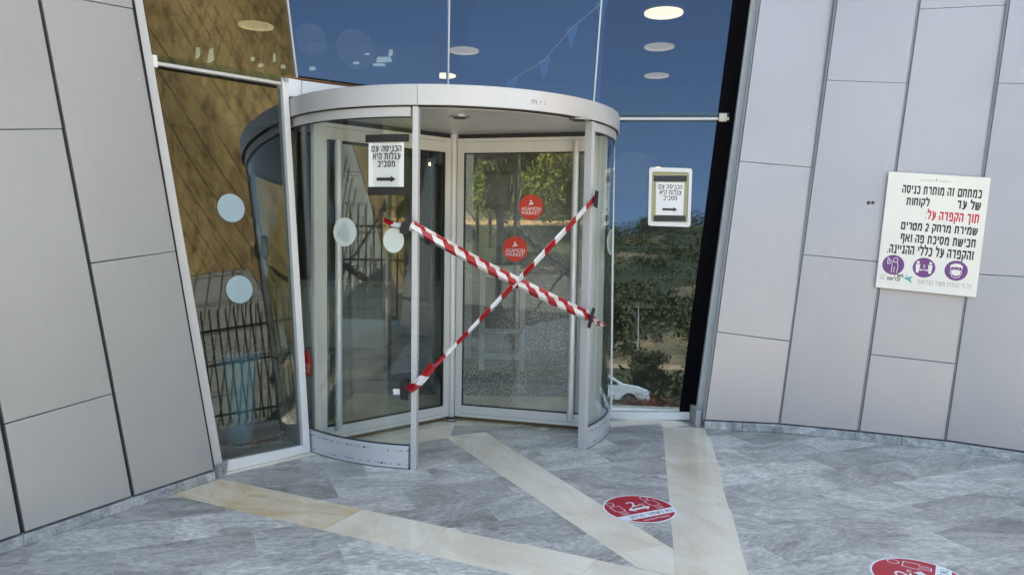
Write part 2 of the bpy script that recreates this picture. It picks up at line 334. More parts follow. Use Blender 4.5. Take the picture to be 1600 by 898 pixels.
HEB = {'א': (.78, [[(.02, 1), (.78, 0)], [(.70, 1), (.70, .62), (.52, .42)], [(.06, 0), (.06, .38), (.26, .64)]]),
 'ב': (.72, [[(.02, .93), (.5, .93), (.58, .8), (.58, .07)], [(0, .07), (.72, .07)]]), 'ג': (.5, [[(.08, .93), (.35, .93), (.35, .45), (.44, 0)], [(.36, .36), (.02, .04)]]),
 'ד': (.68, [[(0, .93), (.68, .93)], [(.52, .93), (.52, 0)]]), 'ה': (.68, [[(0, .93), (.60, .93), (.60, 0)], [(.08, .58), (.08, 0)]]),
 'ו': (.24, [[(0, .93), (.17, .93), (.17, 0)]]), 'ז': (.4, [[(0, .93), (.4, .93)], [(.22, .93), (.16, 0)]]), 'ח': (.7, [[(.08, 0), (.08, .93), (.62, .93), (.62, 0)]]),
 'ט': (.72, [[(.06, .97), (.08, .07), (.62, .07), (.66, .5), (.6, .93), (.38, .93), (.34, .7)]]), 'י': (.22, [[(0, .93), (.15, .93), (.15, .52)]]),
 'כ': (.6, [[(.02, .93), (.45, .93), (.54, .75), (.54, .25), (.45, .07), (0, .07)]]), 'ך': (.6, [[(0, .93), (.5, .93), (.5, -.3)]]),
 'ל': (.6, [[(.06, 1.3), (.06, .93), (.55, .93), (.52, .55), (.3, 0)]]), 'מ': (.8, [[(.06, 0), (.2, .72)], [(.04, .97), (.2, .7), (.38, .93), (.62, .93), (.7, .75), (.7, .07), (.4, .07)]]),
 'ם': (.76, [[(.0, .93), (.68, .93), (.68, .07), (.1, .07), (.1, .93)]]), 'נ': (.46, [[(.1, .93), (.36, .93), (.38, .07), (0, .07)]]), 'ן': (.24, [[(0, .93), (.17, .93), (.17, -.3)]]),
 'ס': (.74, [[(0, .93), (.6, .93), (.68, .65), (.6, .25), (.38, .05), (.14, .25), (.08, .93)]]), 'ע': (.66, [[(.04, .95), (.18, .95), (.38, .14)], [(.6, .97), (.58, .4), (.36, .1), (0, -.04)]]),
 'פ': (.7, [[(.3, .52), (.1, .52), (.1, .93), (.5, .93), (.6, .8), (.6, .07), (.02, .07)]]), 'ף': (.68, [[(.3, .48), (.1, .48), (.1, .93), (.58, .93), (.58, -.3)]]),
 'ק': (.7, [[(0, .93), (.65, .93), (.62, .5), (.38, .05)], [(.1, .58), (.1, -.3)]]), 'ר': (.6, [[(0, .93), (.42, .93), (.52, .78), (.52, 0)]]),
 'ש': (.85, [[(.06, .97), (.12, .07), (.55, .07), (.78, .5), (.78, .97)], [(.43, .97), (.4, .45), (.14, .28)]]), 'ת': (.8, [[(0, .04), (.16, .07), (.16, .93)], [(.02, .93), (.58, .93), (.68, .8), (.68, 0)]]),
 '2': (.5, [[(.03, .78), (.14, .97), (.36, .97), (.46, .75), (.40, .5), (.03, .05), (.5, .05)]]), '.': (.12, [[(0, .07), (.13, .07)]]), ':': (.12, [[(0, .12), (.13, .12)], [(0, .7), (.13, .7)]]), ' ': (.28, [])}
# flat print: polygons and lettering drawn in (u,v), then laid on a real surface
class Print:
    def __init__(s): s.items = []
    def poly(s, pts, mi, layer=1): s.items.append(([tuple(p) for p in pts], [list(range(len(pts)))], mi, layer))
    def rect(s, x0, y0, x1, y1, mi, layer=1): s.poly([(x0, y0), (x1, y0), (x1, y1), (x0, y1)], mi, layer)
    def disc(s, cx, cy, rx, ry, mi, layer=1, k=40): s.poly([(cx+rx*math.cos(2*PI*i/k), cy+ry*math.sin(2*PI*i/k)) for i in range(k)], mi, layer)
    def line(s, pts, wd, mi, layer=2, closed=False):
        if closed: pts = pts+[pts[0]]
        for a, b in zip(pts, pts[1:]):
            dx, dy = b[0]-a[0], b[1]-a[1]; L = math.hypot(dx, dy) or 1; nx, ny = -dy/L*wd/2, dx/L*wd/2
            s.poly([(a[0]+nx, a[1]+ny), (b[0]+nx, b[1]+ny), (b[0]-nx, b[1]-ny), (a[0]-nx, a[1]-ny)], mi, layer)
    def ring(s, cx, cy, rx, ry, wd, mi, layer=2, k=20): s.line([(cx+rx*math.cos(2*PI*i/k), cy+ry*math.sin(2*PI*i/k)) for i in range(k)], wd, mi, layer, True)
    def text(s, body, x0, y0, x1, y1, mi, layer=2, bold=0., rtl=True):
        if rtl: return s.hebrew(body, x0, y0, x1, y1, mi, layer, bold)
        bold = 0
        c = bpy.data.curves.new('lettering', 'FONT'); c.body = body[::-1] if rtl else body; c.offset = bold; c.resolution_u = 3
        o = bpy.data.objects.new('lettering', c); COL.objects.link(o)
        bpy.context.view_layer.update()
        me = o.evaluated_get(bpy.context.evaluated_depsgraph_get()).to_mesh()
        vs = [(v.co.x, v.co.y) for v in me.vertices]; fs = [list(p.vertices) for p in me.polygons]
        a0 = min(v[0] for v in vs); a1 = max(v[0] for v in vs); b0 = min(v[1] for v in vs); b1 = max(v[1] for v in vs)
        vs = [(x0+(v[0]-a0)/(a1-a0)*(x1-x0), y0+(v[1]-b0)/(b1-b0)*(y1-y0)) for v in vs]
        o.to_mesh_clear(); bpy.data.objects.remove(o); bpy.data.curves.remove(c)
        s.items.append((vs, fs, mi, layer))
    def hebrew(s, body, x0, y0, x1, y1, mi, layer, bold):
        """own stroke letters, laid out from the right; y0..y1 is the height of the square letters"""
        x = 0; strokes = []
        for ch in body[::-1]:
            wd, ls = HEB[ch]
            for l in ls: strokes.append([(x+p, q) for p, q in l])
            x += wd+.24
        x -= .24; fx = (x1-x0)/x; fy = (y1-y0); th = (.17+bold*3)*fy; lf = 0
        for l in strokes:
            pts = [(x0+p*fx, y0+q*fy) for p, q in l]
            for i, (a, b) in enumerate(zip(pts, pts[1:])):
                dx, dy = b[0]-a[0], b[1]-a[1]; L_ = math.hypot(dx, dy) or 1; e = th*.42
                a2 = (a[0]-dx/L_*e*(i > 0), a[1]-dy/L_*e*(i > 0)); b2 = (b[0]+dx/L_*e*(i < len(pts)-2), b[1]+dy/L_*e*(i < len(pts)-2))
                lf = (lf+1) % 5; s.line([a2, b2], th*(1.0 if abs(dx) > abs(dy) else fx/fy*1.15 if fx < fy else 1.15), mi, layer+lf*.12)
    def make(s, name, mats, mapf, parent=None, step=.0006, sub=None):
        """mapf(u, v, offset) -> point"""
        me = bpy.data.meshes.new(name); vv = []; ff = []; mi = []
        for vs, fs, m_, ly in s.items:
            n = len(vv); vv += [tuple(mapf(x, y, ly*step)) for x, y in vs]
            for f in fs: ff.append([n+i for i in f]); mi.append(m_)
        me.from_pydata(vv, [], ff)
        for q in mats: me.materials.append(q)
        me.polygons.foreach_set('material_index', mi); me.update()
        o = bpy.data.objects.new(name, me); COL.objects.link(o)
        if parent: o.parent = parent
        return o
def quadmap(tl, tr, br, bl, n):
    n = V(n).normalized()
    def f(u, v, off=0):      # u: left to right, v: bottom to top
        a = bl.lerp(br, u); b = tl.lerp(tr, u); return a.lerp(b, v)+n*off
    return f

# ------------------------------------------------------------------ plaza floor: slate rows crossed by marble bands
def clip(poly, a, b, keep_left=True):
    out = []; k = len(poly)
    def side(p):
        s = (b[0]-a[0])*(p[1]-a[1])-(b[1]-a[1])*(p[0]-a[0]); return s if keep_left else -s
    for i in range(k):
        p, q = poly[i], poly[(i+1) % k]; sp_, sq = side(p), side(q)
        if sp_ >= 0: out.append(p)
        if (sp_ > 0 and sq < 0) or (sp_ < 0 and sq > 0):
            t = sp_/(sp_-sq); out.append((p[0]+(q[0]-p[0])*t, p[1]+(q[1]-p[1])*t))
    return out
def area(p): return .5*sum(p[i][0]*p[(i+1) % len(p)][1]-p[(i+1) % len(p)][0]*p[i][1] for i in range(len(p)))
def subtract(polys, Q):
    if area(Q) < 0: Q = Q[::-1]
    out = []
    for P in polys:
        rest = P
        for i in range(len(Q)):
            a, b = Q[i], Q[(i+1) % len(Q)]
            o = clip(rest, a, b, False)
            if len(o) > 2 and abs(area(o)) > 2e-5: out.append(o)
            rest = clip(rest, a, b, True)
            if len(rest) < 3 or abs(area(rest)) < 1e-6: break
    return out
def inter(P, Q):
    if area(Q) < 0: Q = Q[::-1]
    for i in range(len(Q)):
        P = clip(P, Q[i], Q[(i+1) % len(Q)], True)
        if len(P) < 3: return []
    return P

plaza = MB(); plaza.box((-2.95, -8, -.12), (6.2, 7.2, -.0025)); plaza = plaza.make('plaza_floor', M['grout']); tag(plaza, kind='structure')
# marble bands (convex)
K = (1.02, 3.02)
S1 = [(-1.97, 4.50), (-2.00, 4.20), (0.036, 3.225), (.62, 2.95), (.95, 3.16), (.611, 3.315)]
S2 = [(-.50, 5.48), (-.19, 5.62), (.758, 3.668), (.99, 3.19), (.95, 3.16), (.612, 3.322)]
S3 = [(1.25, 5.86), (1.62, 5.86), (1.12, 3.262), (.47, -.3), (.13, -.3), (.777, 3.25)]
S0 = [(-1.80, 4.52), (-1.42, 4.94), (-.46, 5.43), (-.19, 5.61), (.60, 5.75), (.84, 5.83), (1.62, 5.86), (1.62, 6.2), (-.6, 6.35), (-1.5, 5.15), (-1.95, 4.62)]
S0a = [(-1.84, 4.48), (-1.395, 4.93), (-1.3, 5.6), (-2.0, 4.68)]
S0b = [(-1.395, 4.93), (-.46, 5.44), (-.4, 6.9), (-1.5, 6.9), (-1.45, 5.6)]
S0c = [(-.46, 5.44), (-.19, 5.60), (.60, 5.75), (.84, 5.83), (1.60, 5.85), (1.60, 6.12), (.8, 6.9), (-.4, 6.9)]
S1 = [(-1.80, 4.45), (-1.98, 4.165), (.036, 3.225), (.75, 2.9), (.9, 3.185), (.611, 3.315)]
bands = [S3, S2, S1, S0a, S0b, S0c]
def shrink(P, d):
    c = (sum(p[0] for p in P)/len(P), sum(p[1] for p in P)/len(P))
    A = P if area(P) > 0 else P[::-1]; out = A
    for i in range(len(A)):
        a, b = A[i], A[(i+1) % len(A)]; L = math.hypot(b[0]-a[0], b[1]-a[1])
        if L < 1e-6: continue
        nx, ny = -(b[1]-a[1])/L*d, (b[0]-a[0])/L*d
        out = clip(out, (a[0]+nx, a[1]+ny), (b[0]+nx, b[1]+ny), True)
        if len(out) < 3: return []
    return out
def tile(polys, name, mat, lbl=None, dz=0):
    mb = MB()
    for P in polys: mb.prism([(p[0], p[1], -.011) for p in P], V((0, 0, .011+dz)))
    o = mb.make(name, mat, plaza); recenter(o); return o
# marble slabs: bands cut crosswise
def slabs(band, cuts, mat, done):
    """cuts: list of (point, direction) lines across the band"""
    pieces = [band if area(band) > 0 else band[::-1]]
    for d in done: pieces = subtract(pieces, d)
    for (px_, py_), (dx, dy) in cuts:
        nxt = []
        for P in pieces:
            for kl in (True, False):
                c = clip(P, (px_, py_), (px_+dx, py_+dy), kl)
                if len(c) > 2 and abs(area(c)) > 3e-4: nxt.append(c)
        pieces = nxt
    for P in pieces:
        Q = shrink(P, .0008)
        if len(Q) > 2: tile([Q], 'marble_slab', mat, dz=random.uniform(-.0003, .0003))
d3 = (math.cos(rad(8)), math.sin(rad(8)))
slabs(S3, [((1.25, y), d3) for y in (5.56, 4.93, 4.2, 3.5, 2.8, 2.1, 1.4, .7)], M['marble'], [])
slabs(S2, [((-.3+t*.459, 5.5-t*.888), (math.cos(rad(23)), math.sin(rad(23)))) for t in (.05, .75, 1.5, 2.2)], M['marble'], [S3])
slabs(S1, [((-1.9+t*.903, 4.3-t*.43), (math.cos(rad(60)), math.sin(rad(60)))) for t in (.62, 1.15)], M['marble_y'], [S3, S2]) if False else None
c1 = (math.cos(rad(62)), math.sin(rad(62)))
S1y = clip(S1[::-1] if area(S1) < 0 else S1, (-1.02, 3.6), (-1.02+c1[0], 3.6+c1[1]), True)
S1c = clip(S1[::-1] if area(S1) < 0 else S1, (-1.02, 3.6), (-1.02+c1[0], 3.6+c1[1]), False)
slabs(S1y, [((-1.62, 4.1), c1)], M['marble_y'], [S3, S2])
slabs(S1c, [((-.5, 3.4), c1), ((.32, 3.2), c1)], M['marble'], [S3, S2])
slabs(S0a, [((-1.72, 4.6), (-.6, .5))], M['marble'], [S1])
slabs(S0b, [((-.95, 5.2), (-.5, .8))], M['marble'], [S0a])
slabs(S0c, [((.3, 5.7), (.1, 1)), ((1.25, 5.85), (.02, 1))], M['marble'], [S2, S3])
grow = [[p for p in shrink(b, -.0008)] for b in bands]
def expand(P, d):
    A = P if area(P) > 0 else P[::-1]; cx = sum(p[0] for p in A)/len(A); cy = sum(p[1] for p in A)/len(A)
    return [(p[0]+(p[0]-cx)/max(.01, math.hypot(p[0]-cx, p[1]-cy))*d, p[1]+(p[1]-cy)/max(.01, math.hypot(p[0]-cx, p[1]-cy))*d) for p in A]
ux, uy = math.cos(GR), math.sin(GR); vx, vy = -uy, ux
def uv2xy(a, b): return (a*ux+b*vx, a*uy+b*vy)
VIEW = [(-2.75, 2.75), (.0, 1.6), (3.1, 1.9), (4.9, 4.3), (1.7, 6.2), (-1.3, 6.3)]
n_t = 0
for r in range(-6, 14):
    b0 = 2.92+(r-3)*.325; sh = (r*.247) % .62
    for c in range(-8, 12):
        a0 = -1.0+c*.62+sh
        P = [uv2xy(a0+.001, b0+.0022), uv2xy(a0+.6178, b0+.0022), uv2xy(a0+.6178, b0+.3228), uv2xy(a0+.001, b0+.3228)]
        P = inter(P, VIEW)
        if len(P) < 3: continue
        ps = [P]
        for b in bands: ps = subtract(ps, b)
        ps = [q for q in ps if abs(area(q)) > 4e-4]
        if ps:
            tile(ps, 'slate_tile', M['slate'], dz=random.uniform(-.0006, .0006)); n_t += 1
# paving outside the modelled tiles
op = MB(); op.poly([(-2.95, -8, -.006), (6.2, -8, -.006), (6.2, 4.4, -.006), (4.9, 4.3, -.006), (3.1, 1.9, -.006), (0, 1.6, -.006), (-2.75, 2.75, -.006), (-2.95, 2.8, -.006)])
op = op.make('outer_paving', M['paving']); tag(op, kind='structure')

# ------------------------------------------------------------------ glass curtain wall
LEAN = rad(7)
PA, dA, nA = leanplane((-1.852, 4.575), (-1.852+math.cos(rad(47.5)), 4.575+math.sin(rad(47.5))), LEAN)
PD, dD, nD = leanplane((.868, 6.138), (1.554, 6.096), rad(6.5))
def A_(x, y, off=0): return onplane(x, y, PA, nA)+nA*off
def D_(x, y, off=0): return onplane(x, y, PD, nD)+nD*off
TOPZ = 9.0
def ext(a, b, z=TOPZ):
    """carry the line a->b on to height z"""
    return a+(b-a)*((z-a.z)/(b.z-a.z))
cw = empty('glass_curtain_wall', (-.2, 5.9, 0)); tag(cw, 'tall leaning-back glass curtain wall behind and above the revolving door', 'glass wall')
def P_(mb_pts, n, name, mat, th, parent, bevel=0):
    mb = MB(); mb.prism(mb_pts, -V(n)*th); return mb.make(name, mat, parent, bevel=bevel)
V0b, V0t = A_(464, 122), A_(449, 0)
eB = (V0t-V0b)
nB = V((math.cos(rad(31)), math.sin(rad(31)), 0)).cross(eB).normalized()
if nB.y > 0: nB = -nB
def B_(x, y, off=0): return onplane(x, y, V0b, nB)+nB*off
V1b, V1t = B_(700, 140), B_(702, 0)
V2b, V2t = D_(928, 157), D_(940, 0)
def C_frame():
    n = (V2b-V1b).cross(V1t-V1b).normalized()
    return -n if n.y > 0 else n
nC = C_frame()
def C_(x, y, off=0): return onplane(x, y, V1b, nC)+nC*off
BZ = 2.62
def atz(a, b, z): return a+(b-a)*((z-a.z)/(b.z-a.z))
# upper panes
Lb, Lt = A_(345, 722), A_(219, 0)
P_([A_(240, 99), A_(462, 131), ext(V0b, V0t), ext(Lb, Lt)], nA, 'glass_pane', M['glassA'], .008, cw)
P_([B_(463, 118), B_(700, 150), ext(V1b, V1t), ext(V0b, V0t)], nB, 'glass_pane', M['glassD'], .008, cw)
P_([C_(701, 150), C_(935, 180), ext(V2b, V2t), ext(V1b, V1t)], nC, 'glass_pane', M['glassD'], .008, cw)
Rb, Rt = D_(1084, 652), D_(1172, 0)
P_([D_(925, 179), D_(1148, 180), ext(Rb, Rt), ext(V2b, V2t)], nD, 'glass_pane', M['glassD'], .008, cw)
# lower panes
P_([A_(343, 728), A_(478, 700), A_(440, 140), A_(240, 107)], nA, 'glass_pane', M['glassA'], .008, cw)
P_([D_(948, 648), D_(1084, 651), D_(1148, 188), D_(950, 186)], nD, 'glass_pane', M['glassD'], .008, cw)
# mullions: slim silicone joint with steel edge
for a, b, n in ((V0b, V0t, nA), (V1b-(V1t-V1b)*.3, V1t, nB), (V2b-(V2t-V2b)*.4, V2t, nD)):
    mb = MB(); mb.bar(a+n*.004, ext(a, b)+n*.004, .014, .03, n); mb.make('mullion', M['trim'], cw)
# transoms: grey bar with a glass fin over it
def transom(a, b, n, name='transom'):
    mb = MB(); mb.bar(a+n*.03, b+n*.03, .02, .03, n); mb.make(name, M['trim'], cw)
    u = V((0, 0, 1))*.035
    mb = MB(); mb.bar(a+n*.022+u, b+n*.022+u, .04, .02, n); mb.make('glass_fin', M['fin'], cw)
transom(A_(236, 100), A_(436, 132), nA)
transom(D_(950, 187), D_(1138, 187), nD)
mb = MB(); mb.bar(A_(237, 89, .045), A_(239, 108, .045), .03, .03, nA); mb.make('clamp_plate', M['white'], cw, bevel=.003)
mb = MB(); a = D_(1128, 186, .05); mb.prism([a+V((-.035, 0, -.035)), a+V((.035, 0, -.035)), a+V((.035, 0, .035)), a+V((-.035, 0, .035))], -nD*.03); mb.make('clamp_plate', M['steel'], cw, bevel=.003)
mb = MB(); mb.tube(a-nD*.01, a+nD*.006, .009, 10); mb.make('clamp_bolt', M['steel'], cw)
# bottom rails and jambs
P_([A_(346, 737, .03), A_(481, 705, .03), A_(478, 693, .03), A_(344, 720, .03)], nA, 'bottom_rail', M['white'], .07, cw, .002)
P_([D_(952, 654, .03), D_(1080, 655, .03), D_(1080, 643, .03), D_(952, 642, .03)], nD, 'bottom_rail', M['white'], .07, cw, .002)
P_([A_(470, 697, .034), A_(481, 705, .034), A_(447, 148, .034), A_(437, 122, .034)], nA, 'jamb', M['white'], .08, cw, .002)
P_([D_(953, 655, .02), D_(956, 655, .02), D_(961, 190, .02), D_(958, 190, .02)], nD, 'jamb', M['white'], .04, cw)
# black strip standing in for the wall edge's dark reflection in the pane
P_([D_(1060, 652, .006), D_(1084, 655, .006), ext(Rb, Rt)+nD*.006, ext(D_(1060, 652), D_(1145, 0))+nD*.006], nD, 'dark_reflection', plain('reflection_black', (.004, .004, .006), .9, spec=.05), .004, cw)
# ghostly logo stickers on the far side of the panes
fm_ = bpy.data.materials.new('faint_print'); fm_.use_nodes = True; t_ = fm_.node_tree; t_.nodes.remove(t_.nodes['Principled BSDF'])
a_ = N(t_, 'ShaderNodeBsdfTransparent'); b_ = N(t_, 'ShaderNodeBsdfDiffuse'); b_.inputs[0].default_value = (.35, .5, .65, 1); x_ = N(t_, 'ShaderNodeMixShader'); x_.inputs[0].default_value = .05
t_.links.new(a_.outputs[0], x_.inputs[1]); t_.links.new(b_.outputs[0], x_.inputs[2]); t_.links.new(x_.outputs[0], t_.nodes['Material Output'].inputs[0])
for fn, n_, x, y, r_ in ((B_, nB, 487, 62, 24), (B_, nB, 556, 78, 30), (D_, nD, 990, 272, 36)):
    c = fn(x, y); R_ = (fn(x+r_, y)-c).length; u_ = V((0, 0, 1)).cross(n_).normalized(); v_ = n_.cross(u_).normalized()
    P = Print(); P.disc(0, 0, 1, 1, 0, 1); P.ring(0, 0, .92, .92, .1, 0, 2, 32); P.line([(.3, .3), (0, .45), (-.35, .2), (-.35, -.25), (0, -.45), (.3, -.25), (.3, .0), (.05, 0)], .14, 0, 2)
    P.make('faint_logo_sticker', [fm_], lambda u, v, off=0, c=c, R_=R_, u_=u_, v_=v_, n_=n_: c+u_*(-u*R_)+v_*(v*R_)+n_*off, cw)
# white transom box over the door
P_([B_(437, 152, .02), B_(470, 152, .02), B_(470, 127, .02), B_(437, 121, .02)], nB, 'transom_panel', M['white'], .05, cw, .002)
P_([B_(470.8, 156, .02), B_(700, 190, .02), B_(700, 158, .02), B_(470.8, 127.2, .02)], nB, 'transom_panel', M['white'], .05, cw, .002)
P_([C_(701, 190, .02), C_(935, 205, .02), C_(935, 168, .02), C_(701, 158, .02)], nC, 'transom_panel', M['white'], .05, cw, .002)
mb = MB(); mb.bar(B_(437, 120, .022), B_(700, 156, .022), .008, .02, nB); mb.make('rusty_flashing', plain('rust', (.25, .10, .04), .8, 0, .4, 20), cw)
# frosted dots stuck to the left pane
def dotat(fn, x, y, rx, ry, mat, parent, off=.0015, name='frosted_dot', n=None):
    c = fn(x, y); ru = (fn(x+rx, y)-c); rv = (fn(x, y-ry)-c); R = (ru.length+rv.length)/2
    nn = n; u = ru.normalized(); v = nn.cross(u).normalized(); mb = MB()
    mb.prism([c+nn*off+u*R*math.cos(2*PI*i/40)+v*R*math.sin(2*PI*i/40) for i in range(40)], nn*.0006); return mb.make(name, mat, parent)
dotat(A_, 361, 325, 21, 22, M['dotb'], cw, n=nA); dotat(A_, 374, 452, 20, 22, M['dotb'], cw, n=nA)

# ------------------------------------------------------------------ cladding walls
def xat(line, y):
    (x0, y0), (x1, y1) = line; return x0+(x1-x0)*(y-y0)/(y1-y0)
def cladwall(name, label, joints, base, seams, mat, dark, side, zb=.068, gap=.011):
    """joints: traced joint lines on the wall; base: floor point of each joint; seams per column"""
    root = empty(name, base[0]); tag(root, label, 'wall')
    tops = []
    for i in range(len(joints)-1):
        b0, b1 = base[i], base[i+1]
        p, q = (b0, b1) if b0.x < b1.x or side > 0 else (b1, b0)
        P, d, n = leanplane(p, q, LEAN)
        if n.dot(EYEP-P) < 0: n = V((-n.x, -n.y, n.z))
        f = lambda x, y: onplane(x, y, P, n)
        L0a, L0b = f(xat(joints[i], 640), 640), f(xat(joints[i], 60), 60)
        L1a, L1b = f(xat(joints[i+1], 640), 640), f(xat(joints[i+1], 60), 60)
        def on(a, b, y, j):
            return f(xat(joints[j], y), y)
        lv = [(atz(L0a, L0b, zb), atz(L1a, L1b, zb))]
        for (ya, yb) in seams[i]: lv.append((on(L0a, L0b, ya, i), on(L1a, L1b, yb, i+1)))
        step = 1.42
        while lv[-1][0].z+step < TOPZ-.3:
            a, b = lv[-1]; lv.append((atz(L0a, L0b, a.z+step), atz(L1a, L1b, b.z+step)))
        lv.append((atz(L0a, L0b, TOPZ), atz(L1a, L1b, TOPZ)))
        for (a0, a1), (c0, c1) in zip(lv, lv[1:]):
            h = (a1-a0).normalized(); up_ = (c0-a0).normalized()
            pts = [a0+h*gap+up_*.002, a1-h*gap+up_*.002, c1-h*gap-up_*.002, c0+h*gap-up_*.002]
            mb = MB(); mb.prism([p_+n*(.028+random.uniform(-.0018, .0018)) for p_ in pts], -n*.022); recenter(mb.make('cladding_panel', mat, root, bevel=.0025))
        # backing and joint strip
        mb = MB(); mb.prism([lv[0][0]-n*.0, lv[0][1], lv[-1][1], lv[-1][0]], -n*.04); mb.make('backing', M['black'], root)
        h = (lv[0][1]-lv[0][0]).normalized()
        mb = MB(); sft = (-.002 if dark else 0)
        mb.bar(lv[0][0]+n*.014+h*sft, lv[-1][0]+n*.014+h*sft, gap*(1.0 if dark else 1.45), .012, n); mb.make('joint_strip', M['black'] if dark else M['joint'], root)
        # stone base blocks
        k = 1 if i % 2 else 2
        for q_ in range(k):
            s0 = b0.lerp(b1, q_/k); s1 = b0.lerp(b1, (q_+1)/k); hh = (s1-s0).normalized(); nn = V((n.x, n.y, 0)).normalized()
            mb = MB(); mb.prism([s0+nn*.035+hh*.0012+V((0, 0, .0005)), s1+nn*.035-hh*.0012+V((0, 0, .0005)), s1+nn*.035-hh*.0012+V((0, 0, zb-.006)), s0+nn*.035+hh*.0012+V((0, 0, zb-.006))], -nn*.1)
            recenter(mb.make('base_stone', M['kerbst'], root, bevel=.003))
        tops.append(lv[-1])
    return root, tops
R_base = [fl(1100, 668), fl(1219, 674), fl(1341, 686), fl(1477, 701), fl(1624, 723), fl(1800, 765), fl(2040, 850)]
R_j = [((1186, 0), (1099.5, 652)), ((1306.5, 0), (1217, 660)), ((1436, 0), (1341, 672)), ((1576, 0), (1476, 688)), ((1728, 0), (1622, 707)), ((1925, 0), (1797, 745)), ((2200, 0), (2036, 825))]
R_s = [[(518, 533), (253, 263)], [(398, 410), (127, 132)], [(553, 568), (300, 305)], [(428, 436), (132, 134)], [(570, 590), (200, 200)], [(420, 430), (60, 60)]]
R_base = R_base[:6]; R_j = R_j[:6]
rw, rtops = cladwall('cladding_wall', 'silver aluminium panel wall right of the glass, carrying the white rules board', R_j, R_base, R_s, M['clad'], False, 1)
L_base = [fl(331, 748), fl(203, 791), fl(31, 851), fl(-190, 930)]
L_base.append(L_base[-1]+(L_base[-1]-L_base[-2])*1.15)
L_j = [((203, 0), (333, 738)), ((57, 0), (204, 777)), ((-128, 0), (32, 835)), ((-370, 0), (-190, 912)), ((-700, 0), (-500, 1010))]
L_s = [[(393, 412)], [(614, 663), (203, 205)], [(500, 540)], [(700, 780), (200, 200)]]
lw, ltops = cladwall('cladding_wall', 'grey aluminium panel wall at the left edge, beside the tall narrow pane', L_j, L_base, L_s, M['cladl'], True, -1, zb=.06, gap=.011)
# edge trims next to the glass
P_([A_(331, 742, .05), A_(345, 738, .05), ext(Lb, Lt)+nA*.05, ext(A_(331, 735), A_(205, 0))+nA*.05], nA, 'edge_trim', M['trim'], .09, lw, .002)
P_([D_(1084, 660, .05), D_(1098, 660, .05), ext(D_(1098, 655), D_(1184, 0))+nD*.05, ext(D_(1084, 655), D_(1172, 0))+nD*.05], nD, 'edge_trim', M['white'], .09, rw, .002)
mb = MB(); a = fl(1092, 667); mb.box((a.x-.03, a.y-.005, .0005), (a.x+.012, a.y+.2, .14)); mb.make('corner_stone', M['kerbst'], rw, bevel=.003)
mb = MB(); a = fl(337, 745); mb.box((a.x-.03, a.y-.002, .0005), (a.x+.035, a.y+.12, .075)); mb.make('corner_stone', M['kerbst'], lw, bevel=.003)
# small marks on the right cladding
def wallplane(i):
    P, d, n = leanplane(R_base[i], R_base[i+1], LEAN)
    return lambda x, y, off=0: onplane(x, y, P, n)+n*(off+.028)
w1 = wallplane(1)
mb = MB()
for pts in ([(1191.5, 421), (1193.5, 420), (1194, 440), (1192.3, 456), (1191, 440)], [(1353, 316), (1359, 315), (1359, 320), (1354, 321)], [(1361, 315), (1366, 316), (1365, 320), (1360, 320)]):
    f = wallplane(0) if pts[0][0] < 1200 else w1
    mb.prism([f(x, y, .0005) for x, y in pts], V((0, 0, 0))+V((.0, -.0004, 0)), 0 if pts[0][0] < 1200 else 1)
mb.make('stain_mark', [M['marker'], M['ink']], rw)

# ------------------------------------------------------------------ building shell and interior
shell = empty('building_shell', (0, 12, 0)); tag(shell, kind='structure')
t0 = ltops[-1][1]; t1 = rtops[-1][1]
roofpts = [(t0.x, t0.y), (ltops[0][0].x, ltops[0][0].y), (ext(V0b, V0t).x, ext(V0b, V0t).y), (ext(V1b, V1t).x, ext(V1b, V1t).y), (ext(V2b, V2t).x, ext(V2b, V2t).y), (rtops[0][0].x, rtops[0][0].y), (t1.x, t1.y), (13, 9), (13, 22), (-11, 22), (-11, t0.y-1)]
mb = MB(); mb.prism([(x, y, TOPZ-.05) for x, y in roofpts], V((0, 0, .35))); mb.make('roof', M['roof'], shell)
mb = MB(); mb.box((-10.9, 21.6, -.1), (12.9, 21.9, 9)); mb.box((12.6, 9.2, -.1), (12.9, 21.6, 9)); mb.box((-10.9, 2.2, -.1), (-10.6, 21.6, 9))
lb = L_base[-1]; mb.prism([(lb.x-.05, lb.y, -.1), (-10.9, 2.0, -.1), (-10.9, 2.3, -.1), (lb.x-.1, lb.y+.3, -.1)], V((0, 0, 9)))
rb = R_base[-1]; mb.prism([(rb.x+.05, rb.y+.05, -.1), (12.9, 9.0, -.1), (12.9, 9.3, -.1), (rb.x+.1, rb.y+.35, -.1)], V((0, 0, 9)))
mb.make('outer_wall', M['in_wall'], shell)
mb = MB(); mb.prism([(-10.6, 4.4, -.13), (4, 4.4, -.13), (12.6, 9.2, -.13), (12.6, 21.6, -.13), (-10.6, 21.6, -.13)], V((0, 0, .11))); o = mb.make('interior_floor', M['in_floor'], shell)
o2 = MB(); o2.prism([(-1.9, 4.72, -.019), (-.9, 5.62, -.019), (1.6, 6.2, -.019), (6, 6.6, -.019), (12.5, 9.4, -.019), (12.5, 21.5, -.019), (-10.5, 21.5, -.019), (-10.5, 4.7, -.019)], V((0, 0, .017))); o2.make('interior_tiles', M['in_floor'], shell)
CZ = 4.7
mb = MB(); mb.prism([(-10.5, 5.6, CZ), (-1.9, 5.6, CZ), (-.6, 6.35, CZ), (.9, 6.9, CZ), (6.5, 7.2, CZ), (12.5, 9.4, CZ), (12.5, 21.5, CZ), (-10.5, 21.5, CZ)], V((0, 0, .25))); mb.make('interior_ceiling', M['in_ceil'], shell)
mb = MB(); mb.box((-10.5, 15.5, -.02), (12.5, 15.7, 4.7)); mb.make('interior_wall', M['in_wall'], shell)

